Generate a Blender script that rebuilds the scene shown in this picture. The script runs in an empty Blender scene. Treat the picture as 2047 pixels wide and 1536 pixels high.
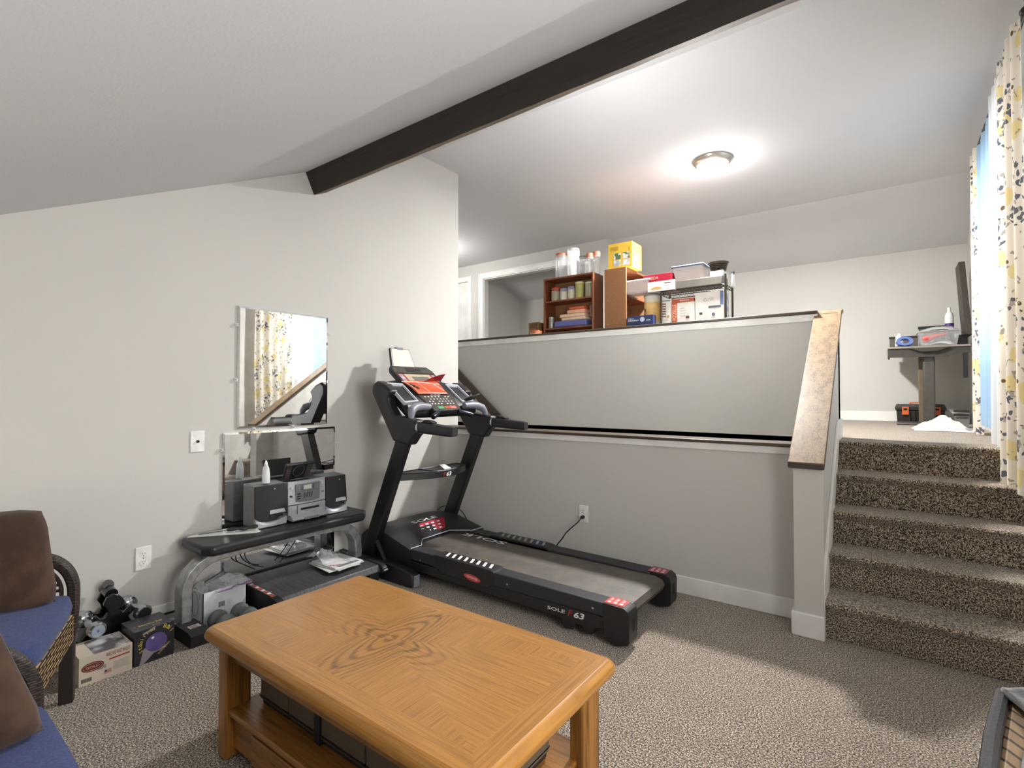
import bpy, bmesh, math, random
from mathutils import Vector, Matrix, Euler
random.seed(7)
COL = bpy.context.scene.collection
PI = math.pi

# ------------------------------------------------------------------ materials
MATS = {}
def nt(name):
    m = bpy.data.materials.new(name); m.use_nodes = True
    t = m.node_tree; t.nodes.clear()
    return m, t, t.nodes, t.links
def rgb(c):
    if isinstance(c, str):
        c = c.lstrip('#'); v = [int(c[i:i+2], 16)/255 for i in (0, 2, 4)]
        v = [x/12.92 if x <= .04045 else ((x+.055)/1.055)**2.4 for x in v]
        return (*v, 1)
    return (*c[:3], 1)
def pm(name, col, rough=.5, metal=0, col2=None, scale=20, detail=4, bump=0, bscale=None, spec=.5, stretch=None,
       emit=0, coat=0, sheen=0, mixr=(.4, .6)):
    if name in MATS: return MATS[name]
    m, t, N, L = nt(name)
    o = N.new('ShaderNodeOutputMaterial'); p = N.new('ShaderNodeBsdfPrincipled'); L.new(p.outputs[0], o.inputs[0])
    p.inputs['Base Color'].default_value = rgb(col); p.inputs['Roughness'].default_value = rough
    p.inputs['Metallic'].default_value = metal; p.inputs['Specular IOR Level'].default_value = spec
    if coat: p.inputs['Coat Weight'].default_value = coat; p.inputs['Coat Roughness'].default_value = .15
    if sheen: p.inputs['Sheen Weight'].default_value = sheen
    tc = N.new('ShaderNodeTexCoord'); mp = N.new('ShaderNodeMapping'); L.new(tc.outputs['Object'], mp.inputs[0])
    if stretch: mp.inputs['Scale'].default_value = stretch
    n = N.new('ShaderNodeTexNoise'); n.inputs['Scale'].default_value = scale; n.inputs['Detail'].default_value = detail
    L.new(mp.outputs[0], n.inputs['Vector'])
    c2 = col2 if col2 is not None else None
    r = N.new('ShaderNodeValToRGB'); a = rgb(col)
    r.color_ramp.elements[0].position = mixr[0]; r.color_ramp.elements[1].position = mixr[1]
    if c2 is None:
        r.color_ramp.elements[0].color = (a[0]*.94, a[1]*.94, a[2]*.94, 1); r.color_ramp.elements[1].color = (min(1, a[0]*1.05), min(1, a[1]*1.05), min(1, a[2]*1.05), 1)
    else:
        r.color_ramp.elements[0].color = a; r.color_ramp.elements[1].color = rgb(c2)
    L.new(n.outputs['Fac'], r.inputs[0]); L.new(r.outputs[0], p.inputs['Base Color'])
    if bump:
        n2 = N.new('ShaderNodeTexNoise'); n2.inputs['Scale'].default_value = bscale or scale; n2.inputs['Detail'].default_value = 3
        L.new(mp.outputs[0], n2.inputs['Vector'])
        b = N.new('ShaderNodeBump'); b.inputs['Strength'].default_value = bump; b.inputs['Distance'].default_value = .002
        L.new(n2.outputs['Fac'], b.inputs['Height']); L.new(b.outputs[0], p.inputs['Normal'])
    if emit:
        p.inputs['Emission Color'].default_value = rgb(col); p.inputs['Emission Strength'].default_value = emit
    MATS[name] = m
    return m
def clear(name, col, fac=.25, rough=.08, tint=(1, 1, 1)):
    if name in MATS: return MATS[name]
    m, t, N, L = nt(name)
    o = N.new('ShaderNodeOutputMaterial'); mx = N.new('ShaderNodeMixShader')
    tr = N.new('ShaderNodeBsdfTransparent'); tr.inputs[0].default_value = (*tint, 1)
    p = N.new('ShaderNodeBsdfPrincipled'); p.inputs['Base Color'].default_value = rgb(col); p.inputs['Roughness'].default_value = rough
    lw = N.new('ShaderNodeLayerWeight'); lw.inputs[0].default_value = .35
    ma = N.new('ShaderNodeMath'); ma.operation = 'MULTIPLY_ADD'; ma.inputs[1].default_value = .6; ma.inputs[2].default_value = fac; ma.use_clamp = True
    L.new(lw.outputs['Facing'], ma.inputs[0]); L.new(ma.outputs[0], mx.inputs[0])
    L.new(tr.outputs[0], mx.inputs[1]); L.new(p.outputs[0], mx.inputs[2]); L.new(mx.outputs[0], o.inputs[0])
    MATS[name] = m
    return m
def wood(name, axis, light='#9d6b30', dark='#5b3a19', rough=.32, scale=1., coat=.25):
    if name in MATS: return MATS[name]
    m, t, N, L = nt(name)
    o = N.new('ShaderNodeOutputMaterial'); p = N.new('ShaderNodeBsdfPrincipled'); L.new(p.outputs[0], o.inputs[0])
    tc = N.new('ShaderNodeTexCoord'); mp = N.new('ShaderNodeMapping')
    L.new(tc.outputs['UV' if axis == 'uv' else 'Object'], mp.inputs[0])
    s = [26*scale]*3
    if axis == 'uv': s = [1.2*scale, 1, 1]
    else: s['xyz'.index(axis)] = 1.4*scale
    mp.inputs['Scale'].default_value = s
    mx = N.new('ShaderNodeMix'); mx.data_type = 'RGBA'
    mx.inputs['A'].default_value = rgb(light); mx.inputs['B'].default_value = rgb(dark)
    fine = N.new('ShaderNodeTexNoise'); fine.inputs['Scale'].default_value = 6; fine.inputs['Detail'].default_value = 5
    L.new(mp.outputs[0], fine.inputs['Vector'])
    r = N.new('ShaderNodeValToRGB'); r.color_ramp.elements[0].position = .42; r.color_ramp.elements[1].position = .68
    if axis == 'uv':
        # cathedral rings: ellipses long in u (grain) and narrow in v, with seams given by the uv layout
        m2 = N.new('ShaderNodeMapping'); m2.inputs['Scale'].default_value = (.22, 1, 1); L.new(tc.outputs['UV'], m2.inputs[0])
        d = N.new('ShaderNodeTexNoise'); d.inputs['Scale'].default_value = 9; d.inputs['Detail'].default_value = 3; L.new(m2.outputs[0], d.inputs['Vector'])
        ad = N.new('ShaderNodeVectorMath'); ad.operation = 'MULTIPLY_ADD'; ad.inputs[1].default_value = (.028, .028, 0)
        L.new(d.outputs['Color'], ad.inputs[0]); L.new(m2.outputs[0], ad.inputs[2])
        w = N.new('ShaderNodeTexWave'); w.wave_type = 'RINGS'; w.rings_direction = 'Z'; w.inputs['Scale'].default_value = 24; w.inputs['Distortion'].default_value = .8
        w.inputs['Detail'].default_value = 2; w.inputs['Detail Scale'].default_value = 2
        L.new(ad.outputs[0], w.inputs['Vector'])
        m3 = N.new('ShaderNodeMapping'); m3.inputs['Scale'].default_value = (5, 190, 1); L.new(tc.outputs['UV'], m3.inputs[0])
        fine.inputs['Scale'].default_value = 1; L.new(m3.outputs[0], fine.inputs['Vector'])
        a = N.new('ShaderNodeMath'); a.operation = 'MULTIPLY_ADD'; a.inputs[1].default_value = .30
        sp = N.new('ShaderNodeSeparateXYZ'); L.new(tc.outputs['UV'], sp.inputs[0]); ab = N.new('ShaderNodeMath'); ab.operation = 'ABSOLUTE'; L.new(sp.outputs[1], ab.inputs[0])
        mr = N.new('ShaderNodeMapRange'); mr.inputs['From Min'].default_value = .03; mr.inputs['From Max'].default_value = .15; mr.inputs['To Min'].default_value = 1; mr.inputs['To Max'].default_value = 0; L.new(ab.outputs[0], mr.inputs['Value'])
        pw = N.new('ShaderNodeMath'); pw.operation = 'POWER'; pw.inputs[1].default_value = 2.5; L.new(w.outputs['Fac'], pw.inputs[0])
        w2 = N.new('ShaderNodeMath'); w2.operation = 'MULTIPLY'; au = N.new('ShaderNodeMath'); au.operation = 'ABSOLUTE'; L.new(sp.outputs[0], au.inputs[0]); mu = N.new('ShaderNodeMapRange'); mu.inputs['From Min'].default_value = .26; mu.inputs['From Max'].default_value = .46; mu.inputs['To Min'].default_value = 1; mu.inputs['To Max'].default_value = 0; L.new(au.outputs[0], mu.inputs['Value'])
        mk_ = N.new('ShaderNodeMath'); mk_.operation = 'MULTIPLY'; L.new(mr.outputs['Result'], mk_.inputs[0]); L.new(mu.outputs['Result'], mk_.inputs[1])
        L.new(pw.outputs[0], w2.inputs[0]); L.new(mk_.outputs[0], w2.inputs[1])
        L.new(w2.outputs[0], a.inputs[0])
        mm = N.new('ShaderNodeMath'); mm.operation = 'MULTIPLY'; mm.inputs[1].default_value = .95; L.new(fine.outputs['Fac'], mm.inputs[0])
        L.new(mm.outputs[0], a.inputs[2]); L.new(a.outputs[0], r.inputs[0])
        r.color_ramp.elements[0].position = .38; r.color_ramp.elements[1].position = .86
    else:
        w = N.new('ShaderNodeTexNoise'); w.inputs['Scale'].default_value = 1.5; L.new(mp.outputs[0], w.inputs['Vector'])
        a = N.new('ShaderNodeMath'); a.operation = 'MULTIPLY_ADD'; a.inputs[1].default_value = .5
        mm = N.new('ShaderNodeMath'); mm.operation = 'MULTIPLY'; mm.inputs[1].default_value = .5; L.new(fine.outputs['Fac'], mm.inputs[0])
        L.new(w.outputs['Fac'], a.inputs[0]); L.new(mm.outputs[0], a.inputs[2]); L.new(a.outputs[0], r.inputs[0])
    L.new(r.outputs[0], mx.inputs['Factor']); L.new(mx.outputs['Result'], p.inputs['Base Color'])
    p.inputs['Roughness'].default_value = rough; p.inputs['Coat Weight'].default_value = coat; p.inputs['Coat Roughness'].default_value = .25
    b = N.new('ShaderNodeBump'); b.inputs['Strength'].default_value = .15; b.inputs['Distance'].default_value = .001
    L.new(fine.outputs['Fac'], b.inputs['Height']); L.new(b.outputs[0], p.inputs['Normal'])
    MATS[name] = m
    return m
def wall_mat(name, col, bump=.12, bs=160):
    c = rgb(col)
    return pm(name, tuple(x*.985 for x in c[:3]), col2=tuple(min(1, x*1.01) for x in c[:3]), rough=.85, scale=1.2, bump=bump, bscale=bs, spec=.25)
def carpet_mat():
    m, t, N, L = nt('carpet pile')
    o = N.new('ShaderNodeOutputMaterial'); p = N.new('ShaderNodeBsdfPrincipled'); L.new(p.outputs[0], o.inputs[0])
    tc = N.new('ShaderNodeTexCoord')
    v = N.new('ShaderNodeTexNoise'); v.inputs['Scale'].default_value = 170; v.inputs['Detail'].default_value = 3; v.inputs['Roughness'].default_value = .7
    L.new(tc.outputs['Object'], v.inputs['Vector'])
    r = N.new('ShaderNodeValToRGB'); e = r.color_ramp.elements
    e[0].position = .41; e[0].color = rgb('#231d19'); e[1].position = .60; e[1].color = rgb('#d9cab6')
    x = e.new(.5); x.color = rgb('#796c5f')
    n2 = N.new('ShaderNodeTexNoise'); n2.inputs['Scale'].default_value = 9; n2.inputs['Detail'].default_value = 3; L.new(tc.outputs['Object'], n2.inputs['Vector'])
    mx = N.new('ShaderNodeMix'); mx.data_type = 'RGBA'; mx.blend_type = 'MULTIPLY'; mx.inputs['Factor'].default_value = .35
    L.new(v.outputs['Fac'], r.inputs[0]); L.new(r.outputs[0], mx.inputs['A']); L.new(n2.outputs['Color'], mx.inputs['B'])
    bw = N.new('ShaderNodeValToRGB'); bw.color_ramp.elements[0].color = (.7, .7, .7, 1); bw.color_ramp.elements[0].position = .35; bw.color_ramp.elements[1].position = .65
    L.new(n2.outputs['Fac'], bw.inputs[0]); L.new(bw.outputs[0], mx.inputs['B'])
    L.new(mx.outputs['Result'], p.inputs['Base Color'])
    p.inputs['Roughness'].default_value = .95; p.inputs['Specular IOR Level'].default_value = .1; p.inputs['Sheen Weight'].default_value = .35; p.inputs['Sheen Roughness'].default_value = .45
    n3 = N.new('ShaderNodeTexNoise'); n3.inputs['Scale'].default_value = 150; n3.inputs['Detail'].default_value = 4; L.new(tc.outputs['Object'], n3.inputs['Vector'])
    b = N.new('ShaderNodeBump'); b.inputs['Strength'].default_value = .9; b.inputs['Distance'].default_value = .006
    L.new(n3.outputs['Fac'], b.inputs['Height']); L.new(b.outputs[0], p.inputs['Normal'])
    MATS['carpet'] = m
    return m
def floral_mat(name, trans=.45):
    m, t, N, L = nt(name)
    o = N.new('ShaderNodeOutputMaterial'); uv = N.new('ShaderNodeTexCoord')
    base = None
    def blot(scale, loc, thr, col, prev, warp=.06, wsc=9):
        mp = N.new('ShaderNodeMapping'); mp.inputs['Location'].default_value = loc; L.new(uv.outputs['UV'], mp.inputs[0])
        ns = N.new('ShaderNodeTexNoise'); ns.inputs['Scale'].default_value = wsc; ns.inputs['Detail'].default_value = 4; L.new(mp.outputs[0], ns.inputs['Vector'])
        ad = N.new('ShaderNodeVectorMath'); ad.operation = 'MULTIPLY_ADD'; ad.inputs[1].default_value = (warp, warp, 0); L.new(ns.outputs['Color'], ad.inputs[0]); L.new(mp.outputs[0], ad.inputs[2])
        vo = N.new('ShaderNodeTexVoronoi'); vo.inputs['Scale'].default_value = scale; vo.voronoi_dimensions = '2D'; L.new(ad.outputs[0], vo.inputs['Vector'])
        lt = N.new('ShaderNodeMath'); lt.operation = 'LESS_THAN'; lt.inputs[1].default_value = thr; L.new(vo.outputs['Distance'], lt.inputs[0])
        mx = N.new('ShaderNodeMix'); mx.data_type = 'RGBA'; mx.inputs['B'].default_value = rgb(col)
        if isinstance(prev, tuple): mx.inputs['A'].default_value = prev
        else: L.new(prev, mx.inputs['A'])
        L.new(lt.outputs[0], mx.inputs['Factor'])
        return mx.outputs['Result']
    c = blot(4.2, (0, 0, 0), .19, '#e9d9a4', rgb('#efe8dd'), .14, 7)
    c = blot(4.2, (0, 0, 0), .045, '#7a6240', c, .03, 7)
    c = blot(15., (.43, .2, 0), .20, '#b5aca2', c, .09, 16)
    c = blot(24., (.37, .61, 0), .30, '#6b6f7a', c, .06, 22)
    # navy blossoms only inside coarse clusters
    mp = N.new('ShaderNodeMapping'); mp.inputs['Location'].default_value = (.9, .35, 0); L.new(uv.outputs['UV'], mp.inputs[0])
    cl = N.new('ShaderNodeTexVoronoi'); cl.voronoi_dimensions = '2D'; cl.inputs['Scale'].default_value = 4.0; L.new(mp.outputs[0], cl.inputs['Vector'])
    g = N.new('ShaderNodeMath'); g.operation = 'GREATER_THAN'; g.inputs[1].default_value = .30; L.new(cl.outputs['Distance'], g.inputs[0])
    c2 = blot(4.2, (0, 0, 0), .19, '#e9d9a4', rgb('#efe8dd'), .14, 7)
    c2 = blot(4.2, (0, 0, 0), .045, '#7a6240', c2, .03, 7)
    c2 = blot(15., (.43, .2, 0), .13, '#a9a096', c2, .12, 16)
    mx = N.new('ShaderNodeMix'); mx.data_type = 'RGBA'; L.new(g.outputs[0], mx.inputs['Factor']); L.new(c, mx.inputs['A']); L.new(c2, mx.inputs['B'])
    d = N.new('ShaderNodeBsdfDiffuse'); tr = N.new('ShaderNodeBsdfTranslucent'); ms = N.new('ShaderNodeMixShader'); ms.inputs[0].default_value = trans
    L.new(mx.outputs['Result'], d.inputs[0]); L.new(mx.outputs['Result'], tr.inputs[0]); L.new(d.outputs[0], ms.inputs[1]); L.new(tr.outputs[0], ms.inputs[2]); L.new(ms.outputs[0], o.inputs[0])
    MATS[name] = m
    return m
def cloth_tr(name, col, trans=.5, clr=0.):
    m, t, N, L = nt(name)
    o = N.new('ShaderNodeOutputMaterial')
    n = N.new('ShaderNodeTexNoise'); n.inputs['Scale'].default_value = 40
    mx = N.new('ShaderNodeMix'); mx.data_type = 'RGBA'; a = rgb(col); mx.inputs['A'].default_value = a; mx.inputs['B'].default_value = (a[0]*.93, a[1]*.93, a[2]*.93, 1)
    L.new(n.outputs['Fac'], mx.inputs['Factor'])
    d = N.new('ShaderNodeBsdfDiffuse'); tr = N.new('ShaderNodeBsdfTranslucent'); ms = N.new('ShaderNodeMixShader'); ms.inputs[0].default_value = trans
    L.new(mx.outputs['Result'], d.inputs[0]); L.new(mx.outputs['Result'], tr.inputs[0]); L.new(d.outputs[0], ms.inputs[1]); L.new(tr.outputs[0], ms.inputs[2])
    out = ms.outputs[0]
    if clr:
        tp = N.new('ShaderNodeBsdfTransparent'); m2 = N.new('ShaderNodeMixShader'); m2.inputs[0].default_value = clr
        L.new(out, m2.inputs[1]); L.new(tp.outputs[0], m2.inputs[2]); out = m2.outputs[0]
    L.new(out, o.inputs[0]); MATS[name] = m
    return m
def wicker_mat(name, light, dark, sc=1.):
    m, t, N, L = nt(name)
    o = N.new('ShaderNodeOutputMaterial'); p = N.new('ShaderNodeBsdfPrincipled'); L.new(p.outputs[0], o.inputs[0])
    tc = N.new('ShaderNodeTexCoord'); mp = N.new('ShaderNodeMapping'); mp.inputs['Scale'].default_value = (22*sc, 22*sc, 60*sc); L.new(tc.outputs['Object'], mp.inputs[0])
    br = N.new('ShaderNodeTexBrick'); br.inputs['Scale'].default_value = 1; br.inputs['Mortar Size'].default_value = .12; br.inputs['Color1'].default_value = rgb(light)
    br.inputs['Color2'].default_value = (rgb(light)[0]*.55, rgb(light)[1]*.5, rgb(light)[2]*.45, 1); br.inputs['Mortar'].default_value = rgb(dark); br.inputs['Brick Width'].default_value = 1.1; br.inputs['Row Height'].default_value = .45
    # lay the rows against height so every side shows horizontal strands
    sp = N.new('ShaderNodeSeparateXYZ'); L.new(mp.outputs[0], sp.inputs[0]); ad = N.new('ShaderNodeMath'); L.new(sp.outputs[0], ad.inputs[0]); L.new(sp.outputs[1], ad.inputs[1])
    cb = N.new('ShaderNodeCombineXYZ'); L.new(ad.outputs[0], cb.inputs[0]); L.new(sp.outputs[2], cb.inputs[1]); L.new(cb.outputs[0], br.inputs['Vector'])
    L.new(br.outputs['Color'], p.inputs['Base Color']); p.inputs['Roughness'].default_value = .55
    b = N.new('ShaderNodeBump'); b.inputs['Strength'].default_value = .9; b.inputs['Distance'].default_value = .004; b.invert = True
    L.new(br.outputs['Fac'], b.inputs['Height']); L.new(b.outputs[0], p.inputs['Normal'])
    MATS[name] = m
    return m

# ------------------------------------------------------------------ mesh builder
class MB:
    def __init__(s): s.v = []; s.f = []; s.m = []; s.uv = {}; s.mats = []
    def mi(s, mat):
        if mat not in s.mats: s.mats.append(mat)
        return s.mats.index(mat)
    def add(s, vs, fs, mat, M=None):
        o = len(s.v); k = s.mi(mat)
        for p in vs:
            p = Vector(p)
            if M is not None: p = M @ p
            s.v.append(p)
        for f in fs: s.f.append([i+o for i in f]); s.m.append(k)
        return s
    def box(s, x0, x1, y0, y1, z0, z1, mat, M=None):
        vs = [(x, y, z) for z in (z0, z1) for y in (y0, y1) for x in (x0, x1)]
        fs = [(0, 2, 3, 1), (4, 5, 7, 6), (0, 1, 5, 4), (2, 6, 7, 3), (0, 4, 6, 2), (1, 3, 7, 5)]
        return s.add(vs, fs, mat, M)
    def prism(s, pts, axis, a0, a1, mat, M=None):
        """pts: 2d polygon in the other two axes (order x,y,z minus axis)"""
        n = len(pts); k = 'xyz'.index(axis)
        def mk(p, a):
            q = list(p); q.insert(k, a); return q
        vs = [mk(p, a0) for p in pts] + [mk(p, a1) for p in pts]
        fs = [tuple(range(n))[::-1], tuple(range(n, 2*n))] + [(i, (i+1) % n, n+(i+1) % n, n+i) for i in range(n)]
        return s.add(vs, fs, mat, M)
    def loft(s, loops, mat, cap=True, close=True, M=None):
        n = len(loops[0]); vs = [p for l in loops for p in l]; fs = []
        for i in range(len(loops)-1):
            for j in range(n if close else n-1):
                j2 = (j+1) % n
                fs.append((i*n+j, i*n+j2, (i+1)*n+j2, (i+1)*n+j))
        if cap:
            fs.append(tuple(range(n))[::-1]); fs.append(tuple(range((len(loops)-1)*n, len(loops)*n)))
        return s.add(vs, fs, mat, M)
    def lathe(s, prof, c, mat, axis='z', n=24, cap=True, M=None):
        loops = []
        for r, h in prof:
            l = []
            for i in range(n):
                a = 2*PI*i/n; u, w = r*math.cos(a), r*math.sin(a)
                if axis == 'z': p = (c[0]+u, c[1]+w, c[2]+h)
                elif axis == 'x': p = (c[0]+h, c[1]+u, c[2]+w)
                else: p = (c[0]+w, c[1]+h, c[2]+u)
                l.append(p)
            loops.append(l)
        return s.loft(loops, mat, cap, True, M)
    def tube(s, pts, r, mat, n=8, M=None, flat=None, up=None):
        """round tube along pts, or rectangular if flat=(w,h)"""
        pts = [Vector(p) for p in pts]; loops = []; prev = Vector(up) if up else None
        for i, p in enumerate(pts):
            d = ((pts[i]-pts[i-1]).normalized() if i else Vector()) + ((pts[i+1]-pts[i]).normalized() if i < len(pts)-1 else Vector())
            d.normalize()
            if prev is None: prev = Vector((0, 0, 1)) if abs(d.z) < .9 else Vector((1, 0, 0))
            b = d.cross(prev).normalized(); u = b.cross(d).normalized()
            if not up: prev = u
            if flat:
                w, h = flat[0]/2, flat[1]/2
                l = [p+b*w+u*h, p-b*w+u*h, p-b*w-u*h, p+b*w-u*h]
            else:
                rr = r[i] if isinstance(r, (list, tuple)) else r
                l = [p+(b*math.cos(2*PI*k/n)+u*math.sin(2*PI*k/n))*rr for k in range(n)]
            loops.append(l)
        return s.loft(loops, mat, True, True, M)
    def grid(s, fn, nu, nv, mat, uvfn=None, M=None):
        o = len(s.v); k = s.mi(mat)
        for j in range(nv+1):
            for i in range(nu+1):
                p = Vector(fn(i/nu, j/nv)); s.v.append(M @ p if M is not None else p)
        for j in range(nv):
            for i in range(nu):
                a = o+j*(nu+1)+i; f = [a, a+1, a+nu+2, a+nu+1]; s.f.append(f); s.m.append(k)
                if uvfn:
                    s.uv[len(s.f)-1] = [uvfn(x/nu, y/nv) for x, y in ((i, j), (i+1, j), (i+1, j+1), (i, j+1))]
        return s
    def cushion(s, w, d, h, mat, M=None, n=18, e=.45, pinch=0., taper=0., seed=0):
        rnd = random.Random(seed); ph = [rnd.uniform(0, 6) for _ in range(6)]
        for sgn in (1, -1):
            def fn(u, v, sgn=sgn):
                x = 2*u-1; y = 2*v-1
                # rounded outline
                k = 1-pinch*(1-x*x*y*y)*.0
                px = x*(1-pinch*(1-abs(x))*0 - pinch*.5*(1-y*y)*abs(x)); py = y*(1-pinch*.5*(1-x*x)*abs(y))
                t = max(0, (1-x**4)*(1-y**4))**e
                wv = 1+.06*math.sin(3*x+ph[0])*math.sin(2.6*y+ph[1])+.04*math.sin(7*x+ph[2]+2*y)
                px *= 1-taper*(py+1)/2; r_ = .06*max(0, abs(x)+abs(y)-1.6)/.4; px *= 1-r_; py *= 1-r_
                return (px*w/2, py*d/2, sgn*h/2*t*wv)
            def g(u, v, fn=fn, sgn=sgn): return fn(u, v) if sgn > 0 else fn(1-u, v)
            s.grid(g, n, n, mat, None, M)
        return s
    def text(s, body, origin, xd, yd, h, mat, width=None, bold=0, shear=0):
        cu = bpy.data.curves.new('t', 'FONT'); cu.body = body; cu.size = 1; cu.resolution_u = 2; cu.offset = bold; cu.shear = shear
        ob = bpy.data.objects.new('t', cu); COL.objects.link(ob)
        dg = bpy.context.evaluated_depsgraph_get(); me = bpy.data.meshes.new_from_object(ob.evaluated_get(dg))
        vs = [v.co.copy() for v in me.vertices]; fs = [tuple(p.vertices) for p in me.polygons]
        bpy.data.objects.remove(ob); bpy.data.curves.remove(cu); bpy.data.meshes.remove(me)
        if not vs: return s
        x0 = min(v.x for v in vs); x1 = max(v.x for v in vs); y0 = min(v.y for v in vs); y1 = max(v.y for v in vs)
        sy = h/(y1-y0); sx = (width/(x1-x0)) if width else sy
        xd = Vector(xd).normalized(); yd = Vector(yd).normalized(); o = Vector(origin)
        return s.add([o+xd*(v.x-x0)*sx+yd*(v.y-y0)*sy for v in vs], fs, mat)
    def quad(s, o, a, b, mat, off=0.):
        o = Vector(o); a = Vector(a); b = Vector(b); n = a.cross(b).normalized()*off
        return s.add([o+n, o+a+n, o+a+b+n, o+b+n], [(0, 1, 2, 3)], mat)
    def build(s, name, parent=None, bevel=0, seg=2, smooth=35, sub=0, merge=False, solid=0, world=True):
        off = Vector((0, 0, 0))
        if parent is not None and world:
            q = parent
            while q.parent: q = q.parent
            Mi = (Matrix.Translation(q.location) @ q.rotation_euler.to_matrix().to_4x4()).inverted()
        else: Mi = None
        me = bpy.data.meshes.new(name)
        me.from_pydata([(Mi @ v if Mi is not None else v) for v in s.v], [], s.f)
        for m in s.mats: me.materials.append(m)
        for i, p in enumerate(me.polygons): p.material_index = s.m[i]
        if s.uv:
            ul = me.uv_layers.new(name='uv')
            for i, p in enumerate(me.polygons):
                if i in s.uv:
                    for li, c in zip(p.loop_indices, s.uv[i]): ul.data[li].uv = c
        me.validate(); 
        bm = bmesh.new(); bm.from_mesh(me)
        if merge: bmesh.ops.remove_doubles(bm, verts=bm.verts, dist=1e-5)
        if not s.uv: bmesh.ops.recalc_face_normals(bm, faces=[f for f in bm.faces if not all(e.is_boundary for e in f.edges)])
        bm.to_mesh(me); bm.free()
        if smooth:
            for p in me.polygons: p.use_smooth = True
            me.set_sharp_from_angle(angle=math.radians(smooth))
        ob = bpy.data.objects.new(name, me); COL.objects.link(ob)
        if parent is not None: ob.parent = parent
        if solid:
            md = ob.modifiers.new('solid', 'SOLIDIFY'); md.thickness = solid; md.offset = 0
        if bevel:
            md = ob.modifiers.new('bevel', 'BEVEL'); md.width = bevel; md.segments = seg; md.limit_method = 'ANGLE'; md.angle_limit = math.radians(40); md.harden_normals = False
        if sub:
            md = ob.modifiers.new('sub', 'SUBSURF'); md.levels = sub; md.render_levels = sub
        return ob
def tag(o, label, cat, group=None):
    o['label'] = label; o['category'] = cat
    if group: o['group'] = group
    return o
def thing(name, label, cat, loc=(0, 0, 0), rot=0, group=None):
    o = bpy.data.objects.new(name, None); COL.objects.link(o); o.location = loc
    o.rotation_euler = rot if isinstance(rot, (tuple, list)) else (0, 0, rot); o.empty_display_size = .05
    return tag(o, label, cat, group)
def struct(o): o['kind'] = 'structure'; return o
def Rz(a): return Matrix.Rotation(a, 4, 'Z')
def T(x, y, z): return Matrix.Translation((x, y, z))

# ------------------------------------------------------------------ palette
WALL = wall_mat('wall paint warm grey', '#c8c6c1'); CEIL = wall_mat('ceiling paint pale grey', '#cfd0d2', .35, 90)
TRIM = pm('trim paint off white', '#e6e5e1', .45, scale=4); CARPET = carpet_mat()
BLACKP = pm('black moulded plastic', '#1d1d20', .42, scale=60, bump=.15, bscale=400)
BLACKM = pm('black painted steel', '#17181b', .35, scale=30)
GREYP = pm('slate grey plastic', '#7d808b', .4); SILV = pm('silver powder coated steel', '#9a9c9e', .38, .65, col2='#b4b6b7', scale=30)
LTG = pm('light grey plastic', '#b9bdc6', .35); WHITE = pm('white plastic', '#e9e9e6', .4)
PRINTW = pm('white print', '#e4e4e4', .5); PRINTR = pm('red print', '#a3302c', .45); PRINTK = pm('black print', '#1a1a1a', .5)
RUBBER = pm('black rubber', '#1b1b1c', .75, bump=.2, bscale=300)
OAKX = wood('oak grain along x', 'x'); OAKY = wood('oak grain along y', 'y'); OAKZ = wood('oak grain along z', 'z'); OAKUV = wood('oak veneer top', 'uv', '#ae7a38', '#69441b', .3)
CAPW = wood('lit brown cap rail', 'y', '#8d7659', '#5d4a38', .4, .8, .1); CAPX = wood('dark stained cap rail long', 'x', '#4a3d30', '#2e251d', .42, .8, .1)  # sloped cap brown is lightened to paint in its lit gloss
BEAMM = wood('dark stained beam timber', 'x', '#2e2925', '#221e1b', .7, .6, 0)
CHROME = pm('chrome', '#c9ccd0', .12, 1)
GLASSC = clear('clear glass', '#ffffff', .04, .02)
CLEARP = clear('clear plastic', '#eef1f4', .22, .12); FROST = clear('frosted plastic', '#eceff2', .5, .35)
BAGP = clear('crinkled clear bag', '#f4f6f8', .14, .08)
# ================================================================== ROOM
LX, RX = -3.07, .62           # left wall face, right wall face
BY = -1.35                    # wall behind the camera
FY, FT = 3.115, .125          # lower half wall face, thickness
UZ = .90                      # landing height
PY, PTK = 4.06, .12           # upper half wall (far side of the stairwell)
KX0, KX1 = -.405, -.29        # stair knee wall
zc = lambda y: 1.748+.478*y   # sloped ceiling
RIDGE = 2.91; CZ = 3.14; KY = 5.97; BKY = 6.89; BKZ = CZ-.46*(BKY-KY)

struct(MB().box(LX-.2, RX+.2, BY-.2, FY+FT, -.12, 0, CARPET).build('floor'))
# landing floor beyond the stairwell, and the stairs that climb to it
m = MB().box(-7, RX+.2, PY, BKY+.2, UZ-.25, UZ, CARPET)
struct(m.build('floor'))
m = MB(); run = .23; r = .18
prof = [(2.965, 0)]
for k in range(5):
    y = 2.965+run*k; z = r*(k+1)
    prof += [(y, z-.045), (y-.018, z-.03), (y-.026, z-.014), (y-.018, z-.003), (y-.004, z)]
    if k < 4: prof += [(y+run, z)]
prof += [(4.059, UZ), (4.059, 0)]
m.prism(prof, 'x', KX1, RX, CARPET); struct(m.build('stairs', bevel=.004))
# far floor at the bottom of the stairwell
struct(MB().box(-7, KX0, FY+FT, PY, -1.5, -1.42, CARPET).build('floor'))

# left wall, gabled top, ends in an outside corner past the half wall
m = MB(); m.prism([(BY-.1, -.02), (3.35, -.02), (3.35, CZ+.03), (RIDGE, CZ+.03), (BY-.1, zc(BY-.1)+.03)], 'x', LX-.12, LX, WALL)
struct(m.build('wall_left'))
struct(MB().box(LX-.12, LX, FY+FT, 3.35, -1.5, -.02, WALL).build('wall_left'))
# wall behind camera
struct(MB().box(LX-.12, RX+.12, BY-.12, BY, 0, zc(BY)+.1, WALL).build('wall_back'))
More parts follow.
